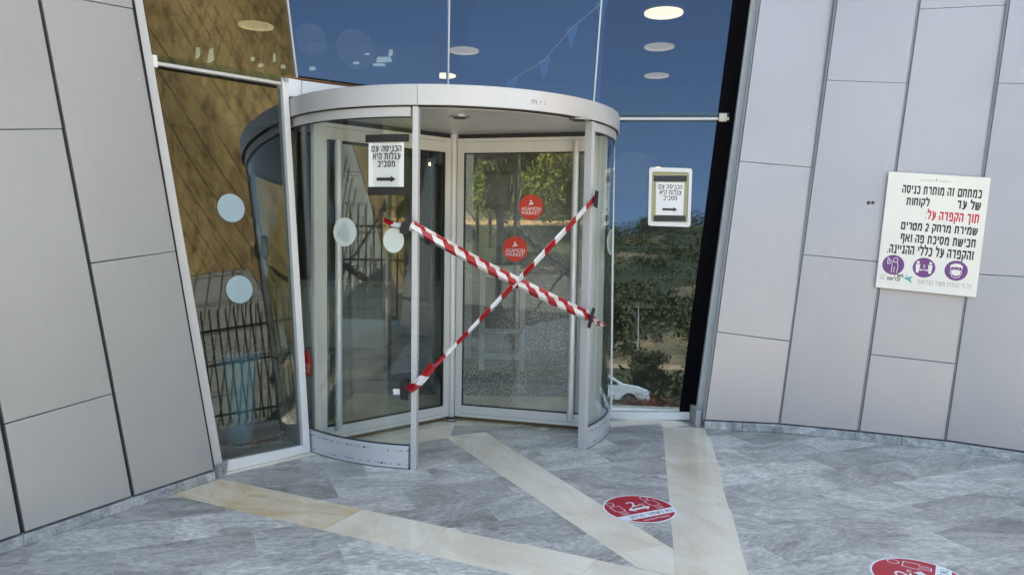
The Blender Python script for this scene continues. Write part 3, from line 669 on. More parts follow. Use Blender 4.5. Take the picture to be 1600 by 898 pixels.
def celight(x, y, r, lit, lab):
    c = fl(x, y, CZ-.004); root = empty('ceiling_light', c); tag(root, lab, 'ceiling light', 'round recessed ceiling lights seen through the glass')
    mb = MB(); mb.arc((0, 0), r*.86, r, -.02, .002, 0, 360, 32); o = mb.make('light_rim', M['dull'] if not lit else M['lit'], root, 40)
    mb = MB(); mb.prism([(r*.85*math.cos(2*PI*i/32), r*.85*math.sin(2*PI*i/32), 0) for i in range(32)], V((0, 0, -.004))); mb.make('diffuser', M['lit'] if lit else M['dull'], root)
celight(1037, 20, .27, True, 'lit warm round ceiling light, nearest one at the top right')
celight(1030, 73, .25, False, 'dim round ceiling light seen under the lit warm one')
celight(1026, 118, .24, False, 'small dim round ceiling light, lowest of the right column')
celight(725, 79, .26, False, 'dim round ceiling light right of the mullion above the door')
celight(695, 118, .22, True, 'pale lit round ceiling light low behind the mullion above the door')
celight(400, 40, .26, False, 'dull round ceiling light in the upper left pane, higher one')
celight(363, 85, .22, False, 'dull round ceiling light in the upper left pane, lower one')
for i, (x, y, Y, wd, ht, lab) in enumerate(((515, 81, 14, .28, .35, 'pale upright far glint, right one of the pair in the upper left pane'), (498, 82, 14, .14, .35, 'x'),)):
    pass
mb = MB(); mb.box((-9.5, 12.5, 3.3), (-1.3, 12.7, 4.69)); mb.make('interior_bulkhead', M['in_wall'], shell)
ce_ = empty('far_glints', (0, 12.45, 3)); tag(ce_, 'scattered small bright glint patches seen through the upper panes, added as glowing shapes', 'glints')  # glints of light made as small glowing patches on the bulkhead
for (x, y, ww, hh) in ((328, 84, .16, .34), (308, 80, .09, .26), (394, 92, .08, .08), (406, 102, .13, .08), (442, 104, .12, .08), (428, 90, .05, .2), (600, 93, .42, .12), (592, 101, .34, .05), (573, 84, .14, .04), (488, 107, .16, .08), (556, 98, .16, .05), (610, 82, .10, .16)):
    r = ray(x, y); p = EYEP+r*(12.45/r.y); mb = MB(); z_ = min(p.z, 4.62-hh/2); ww *= .62; hh *= .7; mb.prism([(p.x-ww/2, 0, z_-3-hh/2), (p.x+ww/2, 0, z_-3-hh*random.uniform(.2, .5)), (p.x+ww*random.uniform(.3, .5), 0, z_-3+hh/2), (p.x-ww*random.uniform(.1, .5), 0, z_-3+hh*random.uniform(.3, .5))], V((0, .045, 0))); mb.make('glowing_glint', M['glow'], ce_)
for k, (x, y) in enumerate(((-2.9, 8.2), (-.6, 8.9), (1.2, 8.7), (3.0, 8.9), (4.8, 8.6))):  # added lamps out of view, brightening the interior and the gate
    root = empty('ceiling_light', (x, y, CZ-.004)); tag(root, 'added lamp above the view, brightening the space just inside the revolving door', 'ceiling light', 'added unseen fill lights just inside the entrance')
    mb = MB(); mb.prism([(.3*math.cos(2*PI*i/32), .3*math.sin(2*PI*i/32), 0) for i in range(32)], V((0, 0, -.02))); mb.make('diffuser', M['hall'], root)
# shop floor things inside
ct = empty('checkout_counter', (-2.2, 9.6, 0)); tag(ct, 'pale low counter inside, seen through the left door leaf', 'counter')
mb = MB(); mb.box((-.9, 0, 0), (.5, .6, .82)); mb.make('counter_body', M['gate'], ct, bevel=.01)
mb = MB(); mb.box((-.95, -.05, .822), (.55, .65, .86)); mb.make('counter_top', M['canopy'], ct, bevel=.005)
mt_ = MB(); mt_.box((-1.5, 7.5, -.001), (1.0, 8.9, .006)); tag(mt_.make('entrance_mat', plain('mat', (.045, .05, .05), .95, 0, .3, 60)), 'dark entrance mat on the floor behind the revolving door', 'mat')
# warm spots
for x, y, lab in ((1028, 262, 'small warm lamp glowing just above the framed notice'), (675, 255, 'small orange lamp seen beside the door column')):
    r = ray(x, y); p = EYEP+r*(10/r.y); mb = MB(); mb.tube(p, p-V((0, 0, .03)), .04, 16); mb.tube(p+V((0, 0, .16)), p+V((0, 0, .005)), .055, 16, 1); tag(mb.make('spot_lamp', [M['spot'], M['rubber']]), lab, 'lamp')
# blue bin inside the left pane
p = V((-2.0, 5.28, 0)); br = empty('tall_blue_bin', p); tag(br, 'tall tapered blue plastic bin standing inside the left pane', 'bin')
mb = MB(); n = 28; prof = [(.085, 0), (.10, .02), (.135, .60), (.145, .62), (.138, .625), (.128, .60), (.095, .05)]
for i, (r_, z_) in enumerate(prof):
    for k in range(n): mb.v.append((r_*math.cos(2*PI*k/n), r_*math.sin(2*PI*k/n), z_))
for i in range(len(prof)-1):
    for k in range(n): mb.f.append([i*n+k, i*n+(k+1) % n, (i+1)*n+(k+1) % n, (i+1)*n+k]); mb.mi.append(0)
mb.f.append(list(range(n))); mb.mi.append(0)
mb.make('bin_body', M['bin'], br, 40)
mb = MB()
for k in range(36):
    a = 2*PI*k/36; r_ = .12+.03*random.random(); mb.prism([(r_*math.cos(a), r_*math.sin(a), .54+.1*random.random()), (r_*math.cos(a+.25), r_*math.sin(a+.25), .63), ((r_+.02)*math.cos(a+.1), (r_+.02)*math.sin(a+.1), .58+.09*random.random())], V((0, 0, .004)))
mb.make('bag_rim', M['binin'], br)
# white security gates inside, seen through the dusty leaf
def gate(name, lab, x0, x1, Y, zt, bars):
    root = empty(name, (x0, Y, 0)); tag(root, lab, 'gate')
    for x in (x0, x1):
        mb = MB(); mb.box((x-x0-.03, -.02, 0), (x-x0+.03, .02, zt)); mb.make('gate_post', M['gate'], root, bevel=.004)
    for z, h in bars:
        mb = MB(); mb.box((.03, -.015, z-h/2), (x1-x0-.03, .015, z+h/2)); mb.make('cross_bar', M['gate'], root, bevel=.003)
gp = lambda x, Y: (ray(x, 450)*(Y/ray(x, 450).y)).x
gate('security_gate', 'white tubular gate inside, seen through the dusty right door leaf', gp(754, 8.2), gp(817, 8.2), 8.2, 1.16, [(1.13, .14), (.45, .05), (.16, .06)])
mb = MB(); mb.box((gp(731, 9)-.05, 9, 0), (gp(731, 9)+.05, 9.05, 2.7)); tag(mb.make('interior_post', M['gate']), 'pale upright post inside, left of the white tubular gate', 'post')
# pennants
pr = empty('bunting', (0, 8, 3.5)); tag(pr, 'string of blue pennants hanging inside above the door', 'bunting')
pts = [(800, 125), (850, 95), (893, 45), (940, 5)]
P3 = [EYEP+ray(x, y)*(7.6/ray(x, y).y) for x, y in pts]
for a, b in zip(P3, P3[1:]):
    mb = MB(); mb.tube(a-pr.location, b-pr.location, .004, 5); mb.make('cord', M['white'], pr)
for q in P3:
    q = q-pr.location; mb = MB(); mb.prism([q+V((-.06, 0, 0)), q+V((.07, 0, .04)), q+V((0, .02, -.22))], V((0, .003, 0))); mb.make('pennant', M['flag'], pr)

# ------------------------------------------------------------------ revolving door
DC = (-.494, 6.0); RG = 1.30; ZC = 2.35
door = empty('revolving_door', (DC[0], DC[1], 0)); tag(door, 'silver revolving door drum with curved glass sides, crossed off by red and white tape', 'revolving door')
L = (-DC[0], -DC[1])
def Dloc(o):                    # parts are built in world space round the drum's centre
    o.data.transform(Matrix.Translation(V((-DC[0], -DC[1], 0)))); return o
def DM(mb, name, mat, sm=None, bevel=0, parent=door): return Dloc(mb.make(name, mat, parent, sm, bevel))
for a0, a1 in ((212, 264.6), (264.7, 368)):
    mb = MB(); mb.arc(DC, RG-.05, 1.335, ZC+.008, 2.478, a0, a1, 48); DM(mb, 'fascia', M['alu'], 30, .002)
mb = MB(); mb.prism([(DC[0]+1.33*math.cos(2*PI*i/96), DC[1]+1.33*math.sin(2*PI*i/96), 2.476) for i in range(96)], V((0, 0, .012))); DM(mb, 'drum_top', M['alu'])
mb = MB(); mb.prism([(DC[0]+(RG-.04)*math.cos(2*PI*i/96), DC[1]+(RG-.04)*math.sin(2*PI*i/96), ZC) for i in range(96)], V((0, 0, .02))); DM(mb, 'soffit', M['canopy'])
mb = MB(); mb.arc(DC, RG-.2, RG-.045, ZC-.004, ZC+.001, 20, 180, 48); DM(mb, 'soffit_brush', M['rubber'])
mb = MB(); mb.arc(DC, RG-.03, 1.326, 2.352, 2.3575, 212, 368, 64); DM(mb, 'shadow_gap', M['rubber'])
for x, y in ((718, 183), (905, 187)):
    c = fl(x, y, ZC-.002); mb = MB(); mb.tube((c.x, c.y, ZC-.008), (c.x, c.y, ZC+.001), .07, 24, 0); mb.tube((c.x, c.y, ZC-.012), (c.x, c.y, ZC-.002), .045, 24, 1); DM(mb, 'downlight', [M['steel'], M['rubber']], 40)
for (a0, a1, post) in ((183, 262.6, 264.1), (29, -36, -37.4)):
    mb = MB(); mb.arc(DC, RG-.025, RG+.012, 2.29, 2.351, a0, a1, 40); DM(mb, 'head_rail', M['alu'], 30, .0015)
    mb = MB(); mb.arc(DC, RG-.03, RG+.02, .004, .152, a0, a1, 40); DM(mb, 'kick_skirt', M['skirt'], 30, .002)
    mb = MB(); mb.arc(DC, RG-.008, RG, .153, 2.289, a0, a1, 56); DM(mb, 'curved_glass', M['glassC'], 30)
    mb = MB(); mb.arc(DC, RG-.012, RG+.003, .1525, .157, a0, a1, 40); DM(mb, 'glazing_gasket', M['rubber'])
    mb = MB(); mb.arc(DC, RG-.012, RG+.003, 2.284, 2.2895, a0, a1, 40); DM(mb, 'glazing_gasket', M['rubber'])
    for aa, wd in ((post, .038), (a0, .05)):
        c, s_ = math.cos(rad(aa)), math.sin(rad(aa)); t = V((-s_, c, 0)); p = V((DC[0]+c*(RG+.024), DC[1]+s_*(RG+.024), 0))
        mb = MB(); mb.prism([p-t*wd/2, p+t*wd/2, p+t*wd/2+V((0, 0, 2.351)), p-t*wd/2+V((0, 0, 2.351))], -V((c, s_, 0))*.06); DM(mb, 'corner_post', M['alu'], None, .002)
mb = MB(); mb.tube((DC[0], DC[1], .03), (DC[0], DC[1], ZC), .04, 24); DM(mb, 'centre_column', M['alu'], 40)
mb = MB(); mb.tube((DC[0], DC[1], .0), (DC[0], DC[1], .03), .055, 24, 0); mb.tube((DC[0], DC[1], .012), (DC[0], DC[1], .018), .09, 24, 1); DM(mb, 'floor_bearing', [M['rubber'], M['steel']], 40)
def leaf(ang, gm, mat):
    root = empty('door_leaf', (0, 0, 0)); root.parent = door
    a = rad(ang); d = V((math.cos(a), math.sin(a), 0)); n = V((d.y, -d.x, 0))
    if n.y > 0: n = -n
    O_ = V((DC[0], DC[1], 0)); r0, r1 = .042, 1.255; zb, zt = .035, 2.315
    def q(r, z, off=0): return O_+d*r+V((0, 0, z))+n*off
    th = .045
    def slab(name, ra, rb_, za, zb_, m_, t_=th, off=0, bev=.002):
        mb = MB(); mb.prism([q(ra, za, t_/2+off), q(rb_, za, t_/2+off), q(rb_, zb_, t_/2+off), q(ra, zb_, t_/2+off)], -n*t_); o = mb.make(name, m_, root, bevel=bev)
        o.data.transform(Matrix.Translation(-O_)); return o
    slab('stile', r0, r0+.055, zb, zt, mat); slab('stile', r1-.10, r1, zb, zt, mat)
    slab('top_rail', r0+.056, r1-.101, zt-.115, zt, mat); slab('bottom_rail', r0+.056, r1-.101, zb, zb+.095, mat)
    slab('rail_groove', r0+.06, r1-.105, zt-.032, zt-.029, M['joint'], th+.001, 0, 0)
    slab('rail_groove', r0+.06, r1-.105, zb+.028, zb+.0305, M['joint'], th+.001, 0, 0)
    g0, g1, h0, h1 = r0+.055, r1-.10, zb+.095, zt-.115
    for (ra, rb_, za, zb_) in ((g0, g0+.008, h0, h1), (g1-.008, g1, h0, h1), (g0, g1, h0, h0+.008), (g0, g1, h1-.008, h1)): slab('gasket', ra, rb_, za, zb_, M['rubber'], .03, 0, 0)
    slab('leaf_glass', g0, g1, h0, h1, gm, .008, 0, 0)
    slab('brush_seal', r0, r1, zt, ZC-.001, M['rubber'], .02, 0, 0); slab('brush_seal', r0, r1-.05, .008, zb, plain('brush_brown', (.12, .08, .04), .9), .014, 0, 0)
    return root, q, n, d
for a0_, a1_ in ((200, 265), (-38, 10)):  # thin dark strip paints contact shade and dirt round the drum's foot
    mb = MB(); mb.arc(DC, RG-.03, RG+.0235, .0008, .0014, a0_, a1_, 40); DM(mb, 'base_shade_grime', M['joint'])
lfL = leaf(223, M['glassL'], M['alu2']); lfR = leaf(-15, M['glassR'], M['alu2']); lfB = leaf(104, M['glassL'], M['alu2'])
def handle(lf, r, z0, z1, off=.055):
    root, q, n, d = lf; O_ = V((DC[0], DC[1], 0)); mb = MB(); mb.tube(q(r, z0, off), q(r, z1, off), .025, 16)
    for z in (z0+.03, z1-.03): mb.tube(q(r, z, .02), q(r, z, off), .012, 10)
    o = mb.make('pull_bar', M['bar'], root, 40); o.data.transform(Matrix.Translation(-O_))
handle(lfR, 1.02, .09, 2.28); handle(lfL, 1.08, .11, 2.20)
# stickers on the glass
def bird(P, cx, cy, s, mi):
    P.poly([(cx-.02*s, cy+.25*s), (cx+.12*s, cy+.5*s), (cx+.05*s, cy+.62*s), (cx-.12*s, cy+.55*s), (cx-.18*s, cy+.35*s)], mi, 2)
    P.poly([(cx-.35*s, cy-.02*s), (cx+.25*s, cy+.08*s), (cx+.33*s, cy+.2*s), (cx+.02*s, cy+.3*s), (cx-.2*s, cy+.2*s)], mi, 2)
    P.poly([(cx-.5*s, cy-.2*s), (cx-.3*s, cy+.02*s), (cx-.2*s, cy+.05*s)], mi, 2)
def round_sticker(mapf, parent, off0=(0, 0, 0)):
    P = Print(); P.disc(0, 0, 1, 1, 0, 1, 48); bird(P, 0, .2, .62, 1)
    P.text('AGAMON', -.80, -.26, .80, .03, 1, 2, .01, False); P.text('MARKET', -.74, -.58, .74, -.30, 1, 2, .01, False)
    o = P.make('round_sticker', [M['red'], M['paper']], mapf, parent); return Dloc(o)
root, q, n, d = lfR
def leafmap(x, y, rpx):
    P0 = V((DC[0], DC[1], 0)); c = onplane(x, y, P0, n); R_ = (onplane(x+rpx, y, P0, n)-onplane(x-rpx, y, P0, n)).length/2
    return lambda u, v, off=0: c+d*(u*R_)+V((0, 0, v*R_))+n*(.005+off)
for x, y in ((830, 324), (805, 389)): round_sticker(leafmap(x, y, 19), root)
def dleaf(x, y, rpx, mat):
    f = leafmap(x, y, rpx); P = Print(); P.disc(0, 0, 1, 1, 0, 1, 40); Dloc(P.make('frosted_dot', [mat], f, root))
def cylmap(x0, y0, x1, y1, R_, u01=False):
    """box on the drum's cylinder between two traced corners (top-left, bottom-right)"""
    a = cyl(x0, y0, R_); b = cyl(x1, y1, R_)
    th0 = math.atan2(a.y-DC[1], a.x-DC[0]); th1 = math.atan2(b.y-DC[1], b.x-DC[0])
    ym = (y0+y1)/2; xm = (x0+x1)/2; zt = cyl(xm, y0, R_).z; zb_ = cyl(xm, y1, R_).z
    def f(u, v, off=0):
        th = th0+(th1-th0)*u; return V((DC[0]+(R_+off)*math.cos(th), DC[1]+(R_+off)*math.sin(th), zb_+(zt-zb_)*v))
    return f
def cyldot(x0, y0, x1, y1, mat, R_=RG+.001):
    f = cylmap(x0, y0, x1, y1, R_); P = Print(); P.disc(.5, .5, .5, .5, 0, 1, 44); Dloc(P.make('frosted_dot', [mat], f, door))
cyldot(521, 340, 557, 385, M['dot']); cyldot(599, 356, 631, 395, M['dot']); cyldot(949, 358, 957, 398, M['dot'])
g_ = cylmap(471, 547, 486, 589, RG+.001)
P = Print(); P.disc(.5, .5, .5, .5, 0, 1, 44); P.text('AGAMON', .12, .36, .88, .52, 1, 2, .01, False); P.text('MARKET', .15, .18, .85, .33, 1, 2, .01, False)
Dloc(P.make('round_sticker', [M['red'], M['paper']], g_, door))
# worn lettering remains on the fascia
f = cylmap(828, 152, 853, 166, 1.336); P = Print(); P.text('m', .10, .2, .42, .65, 0, 1, .0, False); P.text('r', .62, .35, .78, .6, 0, 1, 0, False); P.text('i', .9, .2, .94, .7, 0, 1, 0, False)
Dloc(P.make('worn_letters', [M['joint']], f, door))

# ------------------------------------------------------------------ notices
ART = ('הכניסה עם', 'עגלות היא', 'מסביב')
def notice_print(P, small=False):
    P.rect(0, 0, 1, 1, 0, 1)
    P.text(ART[0], .09, .80, .93, .925, 1, 2, .004); P.text(ART[1], .13, .62, .90, .76, 1, 2, .004); P.text(ART[2], .27, .455, .76, .585, 1, 2, .004)
    P.rect(.24, .14, .66, .21, 1, 2); P.poly([(.64, .10), (.78, .175), (.64, .25)], 1, 3)
nt_ = empty('paper_notice', cyl(603, 260, RG)); tag(nt_, 'white paper with black lettering and arrow taped to the curved door glass', 'notice')
def Nl(o): o.data.transform(Matrix.Translation(-nt_.location)); o.parent = nt_; return o
f = cylmap(576, 223, 631, 292, RG+.002); P = Print(); notice_print(P); Nl(P.make('paper_sheet', [M['paper'], M['ink']], f))
for (x0, y0, x1, y1) in ((571, 210, 639, 222), (575, 292, 637, 305)):
    fm = cylmap(x0, y0, x1, y1, RG+.004); mb = MB()
    for k in range(8):
        a, b = k/8, (k+1)/8; mb.prism([fm(a, 0), fm(b, 0), fm(b, 1), fm(a, 1)], (fm((a+b)/2, .5, .0012)-fm((a+b)/2, .5, 0)))
    Nl(mb.make('black_tape_strip', M['blacktape']))
# framed holder on the right pane
fc = D_(1046, 309); fh = empty('framed_notice', fc); tag(fh, 'white framed notice holder with arrow sheet, fixed to the right-hand glass pane', 'notice')
def Fl(o): o.data.transform(Matrix.Translation(-fc)); o.parent = fh; return o
tl, tr, brr, bl = D_(1014, 262, .006), D_(1081, 264, .006), D_(1078, 355, .006), D_(1012, 353, .006)
mb = MB()
c4 = (tl+tr+brr+bl)/4; ins = [c4+(p-c4)*.86 for p in (tl, tr, brr, bl)]
def rnd(q4, f_=.12):
    out = []
    for i in range(4):
        p = q4[i]; a = q4[i-1]; b = q4[(i+1) % 4]; fa = .05/(p-a).length*.5; fb = .05/(p-b).length*.5
        out += [p.lerp(a, fa), p.lerp(p.lerp(a, fa).lerp(p.lerp(b, fb), .5), .4), p.lerp(b, fb)]
    return out
ou = rnd([tl, tr, brr, bl]); inn = [c4+(p-c4)*.86 for p in ou]; k = len(ou)
for i in range(k):
    j = (i+1) % k; mb.prism([ou[i], ou[j], inn[j], inn[i]], nD*.014)
Fl(mb.make('holder_frame', M['white'])) 
mb = MB(); mb.prism(inn, nD*.004); Fl(mb.make('backing_sheet', M['olive']))
qm = quadmap(D_(1025, 285, .0115), D_(1069, 286, .0115), D_(1067, 337, .0115), D_(1024, 336, .0115), nD)
P = Print(); notice_print(P); Fl(P.make('paper_sheet', [M['paper'], M['ink']], qm))
for (x0, y0, x1, y1) in ((1021, 275, 1073, 284), (1021, 337, 1071, 346)):
    mb = MB(); mb.prism([D_(x0, y1, .012), D_(x1, y1, .012), D_(x1, y0, .012), D_(x0, y0, .012)], nD*.001); Fl(mb.make('black_tape_strip', M['blacktape']))

# big rules board on the right wall
bp0, bp1 = R_base[2], R_base[3]; Pb, db, nb = leanplane(R_base[1].lerp(R_base[2], .6), R_base[3].lerp(R_base[4], .2), LEAN)
BD = lambda x, y: onplane(x, y, Pb, nb)+nb*.05
tl, tr, brr, bl = BD(1388, 270), BD(1546, 280), BD(1523, 465), BD(1367, 449)
sb = empty('rules_board', (tl+brr)/2); tag(sb, 'white health rules board with Hebrew text and three purple pictograms on the right wall', 'sign')
def Sl(o): o.data.transform(Matrix.Translation(-sb.location)); o.parent = sb; return o
mb = MB(); mb.prism([bl, brr, tr, tl], -nb*.018); Sl(mb.make('board', M['card'], bevel=.001))
qm = quadmap(tl, tr, brr, bl, nb); P = Print(); mats = [M['ink'], M['inkred'], M['purple'], M['card'], M['inkgrey'], M['teal']]
P.text('AGAMON', .33, .935, .46, .952, 4, 1, 0, False); P.text('MARKET', .51, .935, .63, .952, 4, 1, 0, False); bird(P, .485, .945, .03, 0)
bd = .022
P.text('במתחם זה מותרת כניסה', .16, .825, .935, .89, 0, 1, bd)
P.text('של עד', .715, .725, .935, .79, 0, 1, bd); P.text('לקוחות', .215, .725, .44, .785, 0, 1, bd)
P.text('תוך הקפדה על:', .42, .615, .935, .685, 1, 1, bd)
P.text('שמירת מרחק 2 מטרים', .19, .515, .935, .575, 0, 1, bd)
P.text('חבישת מסיכת פה ואף', .20, .41, .93, .475, 0, 1, bd)
P.text('והקפדה על כללי ההגיינה.', .08, .305, .925, .375, 0, 1, bd)
P.text('על פי הנחיות משרד הבריאות', .42, .065, .94, .10, 4, 1, 0)
P.text('משרד', .17, .105, .27, .13, 0, 1, bd); P.text('הבריאות', .11, .072, .24, .098, 0, 1, bd)
P.line([(.04, .075), (.08, .075), (.08, .115), (.04, .115)], .004, 4, 1, True); P.line([(.06, .08), (.06, .11)], .004, 4); P.line([(.05, .09), (.07, .09)], .004, 4)
P.poly([(.27, .10), (.37, .125), (.345, .10), (.365, .06), (.32, .085)], 5, 1); P.poly([(.29, .13), (.31, .12), (.30, .105)], 5, 1)
asp = (tr-tl).length/(tl-bl).length
for k, cx in enumerate((.155, .465, .78)):
    cy = .205; rx = .112; ry = rx*asp; P.disc(cx, cy, rx, ry, 2, 1)
    X = lambda a: cx+a*rx
    Y = lambda a: cy+a*ry
    lw_ = .006
    if k == 0:      # person sneezing into an elbow
        P.ring(X(.18), Y(.5), .2*rx, .22*ry, lw_, 3); P.line([(X(.0), Y(.3)), (X(-.5), Y(.05)), (X(-.55), Y(.3)), (X(-.15), Y(.45))], lw_, 3)
        P.line([(X(.35), Y(.3)), (X(.45), Y(-.1)), (X(.38), Y(-.8))], lw_, 3); P.line([(X(-.1), Y(.1)), (X(-.1), Y(-.8))], lw_, 3); P.line([(X(.12), Y(-.15)), (X(.12), Y(-.8))], lw_, 3)
        for q_ in range(5): P.disc(X(-.55+.08*(q_ % 3)), Y(.42+.1*(q_ % 2)+.05*q_), .05*rx, .05*ry, 3, 2, 8)
    if k == 1:
        for sx_ in (-.55, .55):
            P.disc(X(sx_), Y(.48), .13*rx, .14*ry, 3, 2, 16); P.poly([(X(sx_-.2), Y(.3)), (X(sx_+.2), Y(.3)), (X(sx_+.12), Y(-.55)), (X(sx_-.12), Y(-.55))], 3, 2)
        P.text('2', X(-.12), Y(-.02), X(.12), Y(.3), 3, 2, .02, False); P.rect(X(-.28), Y(-.28), X(.28), Y(-.2), 3, 2)
        P.poly([(X(-.42), Y(-.24)), (X(-.24), Y(-.12)), (X(-.24), Y(-.36))], 3, 2); P.poly([(X(.42), Y(-.24)), (X(.24), Y(-.12)), (X(.24), Y(-.36))], 3, 2)
    if k == 2:
        P.poly([(X(-.5), Y(.1)), (X(-.55), Y(.5)), (X(-.2), Y(.7)), (X(.3), Y(.68)), (X(.55), Y(.45)), (X(.5), Y(.1)), (X(.4), Y(.35)), (X(-.4), Y(.35))], 3, 2)
        P.poly([(X(-.42), Y(.02)), (X(0), Y(.1)), (X(.42), Y(.02)), (X(.36), Y(-.38)), (X(0), Y(-.55)), (X(-.36), Y(-.38))], 3, 2)
        P.line([(X(-.46), Y(.1)), (X(-.5), Y(-.2)), (X(-.32), Y(-.6)), (X(0), Y(-.75)), (X(.32), Y(-.6)), (X(.5), Y(-.2)), (X(.46), Y(.1))], lw_*.8, 3)
        P.rect(X(-.3), Y(.2), X(-.12), Y(.24), 3, 2); P.rect(X(.12), Y(.2), X(.3), Y(.24), 3, 2)
Sl(P.make('lettering', mats, qm))

# floor stickers
def floor_sticker(cx, cy, r, ang, label):
    c = fl(cx, cy); root = empty('floor_sticker', (c.x, c.y, .0012)); tag(root, label, 'floor sticker', 'round distance stickers on the floor')
    ca, sa = math.cos(ang), math.sin(ang)
    def f(u, v, off=0): return V(((u*ca-v*sa)*r, (u*sa+v*ca)*r, off))
    mb = MB(); mb.prism([f(math.cos(2*PI*i/64), math.sin(2*PI*i/64), -.0006) for i in range(64)], V((0, 0, .0006))); mb.make('sticker_rim', M['paper'], root)
    P = Print(); k = 64
    P.disc(0, 0, .955, .955, 0, 1, 64)
    h0, h1 = -.60, -.28
    def chord(h): return math.sqrt(max(0, .99-h*h))
    P.poly([(-chord(h0), h0), (chord(h0), h0), (chord((h0+h1)/2), (h0+h1)/2), (chord(h1), h1), (-chord(h1), h1), (-chord((h0+h1)/2), (h0+h1)/2)], 1, 2)
    P.text('נא לשמור מרחק', -.62, h0+.08, .74, h1-.09, 2, 3, -.01)
    P.text('AGAMON', -.42, -.80, -.02, -.70, 1, 2, 0, False); P.text('MARKET', .08, -.80, .45, -.70, 1, 2, 0, False); bird(P, .03, -.76, .12, 1)
    P.text('2', -.14, .16, .12, .50, 1, 2, .03, False); P.text('m', .16, .18, .30, .27, 1, 2, .02, False)
    P.rect(-.2, -.06, .2, .05, 1, 2); P.poly([(-.36, 0), (-.18, .15), (-.18, -.15)], 1, 2); P.poly([(.36, 0), (.18, .15), (.18, -.15)], 1, 2)
    for sx_ in (-.58, .58):
        P.ring(sx_, .58, .11, .12, .022, 1); x0 = sx_
        P.line([(x0-.15, .38), (x0+.15, .38), (x0+.15, .05), (x0+.09, .05), (x0+.09, -.2), (x0-.09, -.2), (x0-.09, .05), (x0-.15, .05)], .02, 1, 2, True); P.line([(x0, .05), (x0, -.2)], .016, 1)
    P.make('sticker_print', [M['floorred'], M['paper'], M['ink']], f, root, step=.0002)
a = fl(985, 809); b = fl(1052, 796); a2 = math.atan2(b.y-a.y, b.x-a.x)
ra = (fl(1057, 797)-fl(942, 789)).length/2
floor_sticker(999, 794, ra, a2, 'whole round red distance sticker on the slate between the two marble bands')
floor_sticker(1437, 902, ra*1.0, a2+rad(31), 'round red distance sticker cut off by the bottom edge of the photo')

# ------------------------------------------------------------------ barrier tapes
def ribbon(path, width, half, slant, wavy=.004, phase=0, nrm0=V((0.05, -1, .05)), twist=0., c0=0):
    """barrier tape: sheared stripes, three lengthwise creases, slight sag; returns a mesh builder"""
    mb = MB(); a, b = path[0], path[-1]; tot = (b-a).length; n = max(2, int(tot/half+.5)); sub = 4
    t = (b-a).normalized(); nn = (nrm0-t*nrm0.dot(t)).normalized(); side = nn.cross(t).normalized()
    cross = [-.5, -.17, .17, .5]; crz = [0, .016, -.006, .012]
    rows = []
    for i in range(n*sub+1):
        s = tot*i/(n*sub)
        row = []
        for cj, cz in zip(cross, crz):
            ss = s+slant*cj*width*(0 if i in (0, n*sub) else 1); ss = min(max(ss, 0), tot)
            sag = -.02*math.sin(PI*ss/tot)
            tw = twist*math.sin(ss*2.3+phase)+.18*math.sin(ss*5.1+phase)
            u = side*math.cos(tw)+nn*math.sin(tw); k = nn*math.cos(tw)-side*math.sin(tw)
            row.append(a+t*ss+u*cj*width+k*(cz+wavy*math.sin(ss*9+cj*4))+V((0, 0, sag)))
        rows.append(row)
    base = len(mb.v)
    for r_ in rows: mb.v += [tuple(p) for p in r_]
    for i in range(n*sub):
        for j in range(3):
            q0 = base+i*4+j; mb.f.append([q0, q0+1, q0+5, q0+4]); mb.mi.append(((i+(2 if j == 2 and width > .06 else 0))//sub+c0) % 2)
    return mb
def tape_thing(mb, label, name='barrier_tape'):
    root = empty(name, mb.v[0]); tag(root, label, 'barrier tape', 'red and white barrier tapes across the door')
    o = mb.make('tape_band', [M['tapered'], M['tapewhite']], root, 30); o.data.transform(Matrix.Translation(-root.location))
    so_ = o.modifiers.new('thickness', 'SOLIDIFY'); so_.thickness = .0008
    return root
def patch(root, pts, name, mat, th=.003):
    mb = MB(); c = sum(pts, V())/len(pts); n_ = (pts[1]-pts[0]).cross(pts[2]-pts[0]).normalized()
    if n_.dot(EYEP-c) < 0: n_ = -n_
    mb.prism(pts, n_*th); o = mb.make(name, mat, root); o.data.transform(Matrix.Translation(-root.location)); return o
RT = RG+.04
p1, p2 = cyl(641, 351, RT), cyl(925, 496, RT)
t1_ = ribbon([p1, p2], .074, .082, -1.15, c0=1, twist=.22, phase=.4, wavy=.006)
T1 = tape_thing(t1_, 'wide folded red and white barrier tape running down to the right, in front')
tail = ribbon([cyl(600, 344, RG+.012), cyl(641, 350, RG+.045)], .034, .06, .6, .001); o = tail.make('tape_tail', [M['tapered'], M['tapewhite']], T1, 30); o.data.transform(Matrix.Translation(-T1.location))
tail = ribbon([cyl(922, 495, RG+.045), cyl(946, 506, RG+.01)], .045, .07, .6, .001); o = tail.make('tape_tail', [M['tapered'], M['tapewhite']], T1, 30); o.data.transform(Matrix.Translation(-T1.location))
cc = lambda l, R_: [cyl(x, y, R_) for x, y in l]
patch(T1, cc([(636, 335), (644, 337), (641, 352), (632, 351)], RT+.02), 'black_tape', M['blacktape']); patch(T1, cc([(628, 345), (641, 349), (637, 367), (624, 364)], RT+.022), 'black_tape', M['blacktape'])
patch(T1, cc([(926, 480), (930, 482), (922, 513), (917, 511)], RT+.02), 'black_tape', M['blacktape'])
p3, p4 = cyl(640, 608, RT-.005), cyl(932, 308, RT+.012)
p3 = p3+V((-.0, .0, 0))
t2_ = ribbon([p3, p4], .034, .112, .9, c0=0, twist=.55, phase=1.0)
T2 = tape_thing(t2_, 'narrow twisted red and white barrier tape rising to the right, behind the wide one')
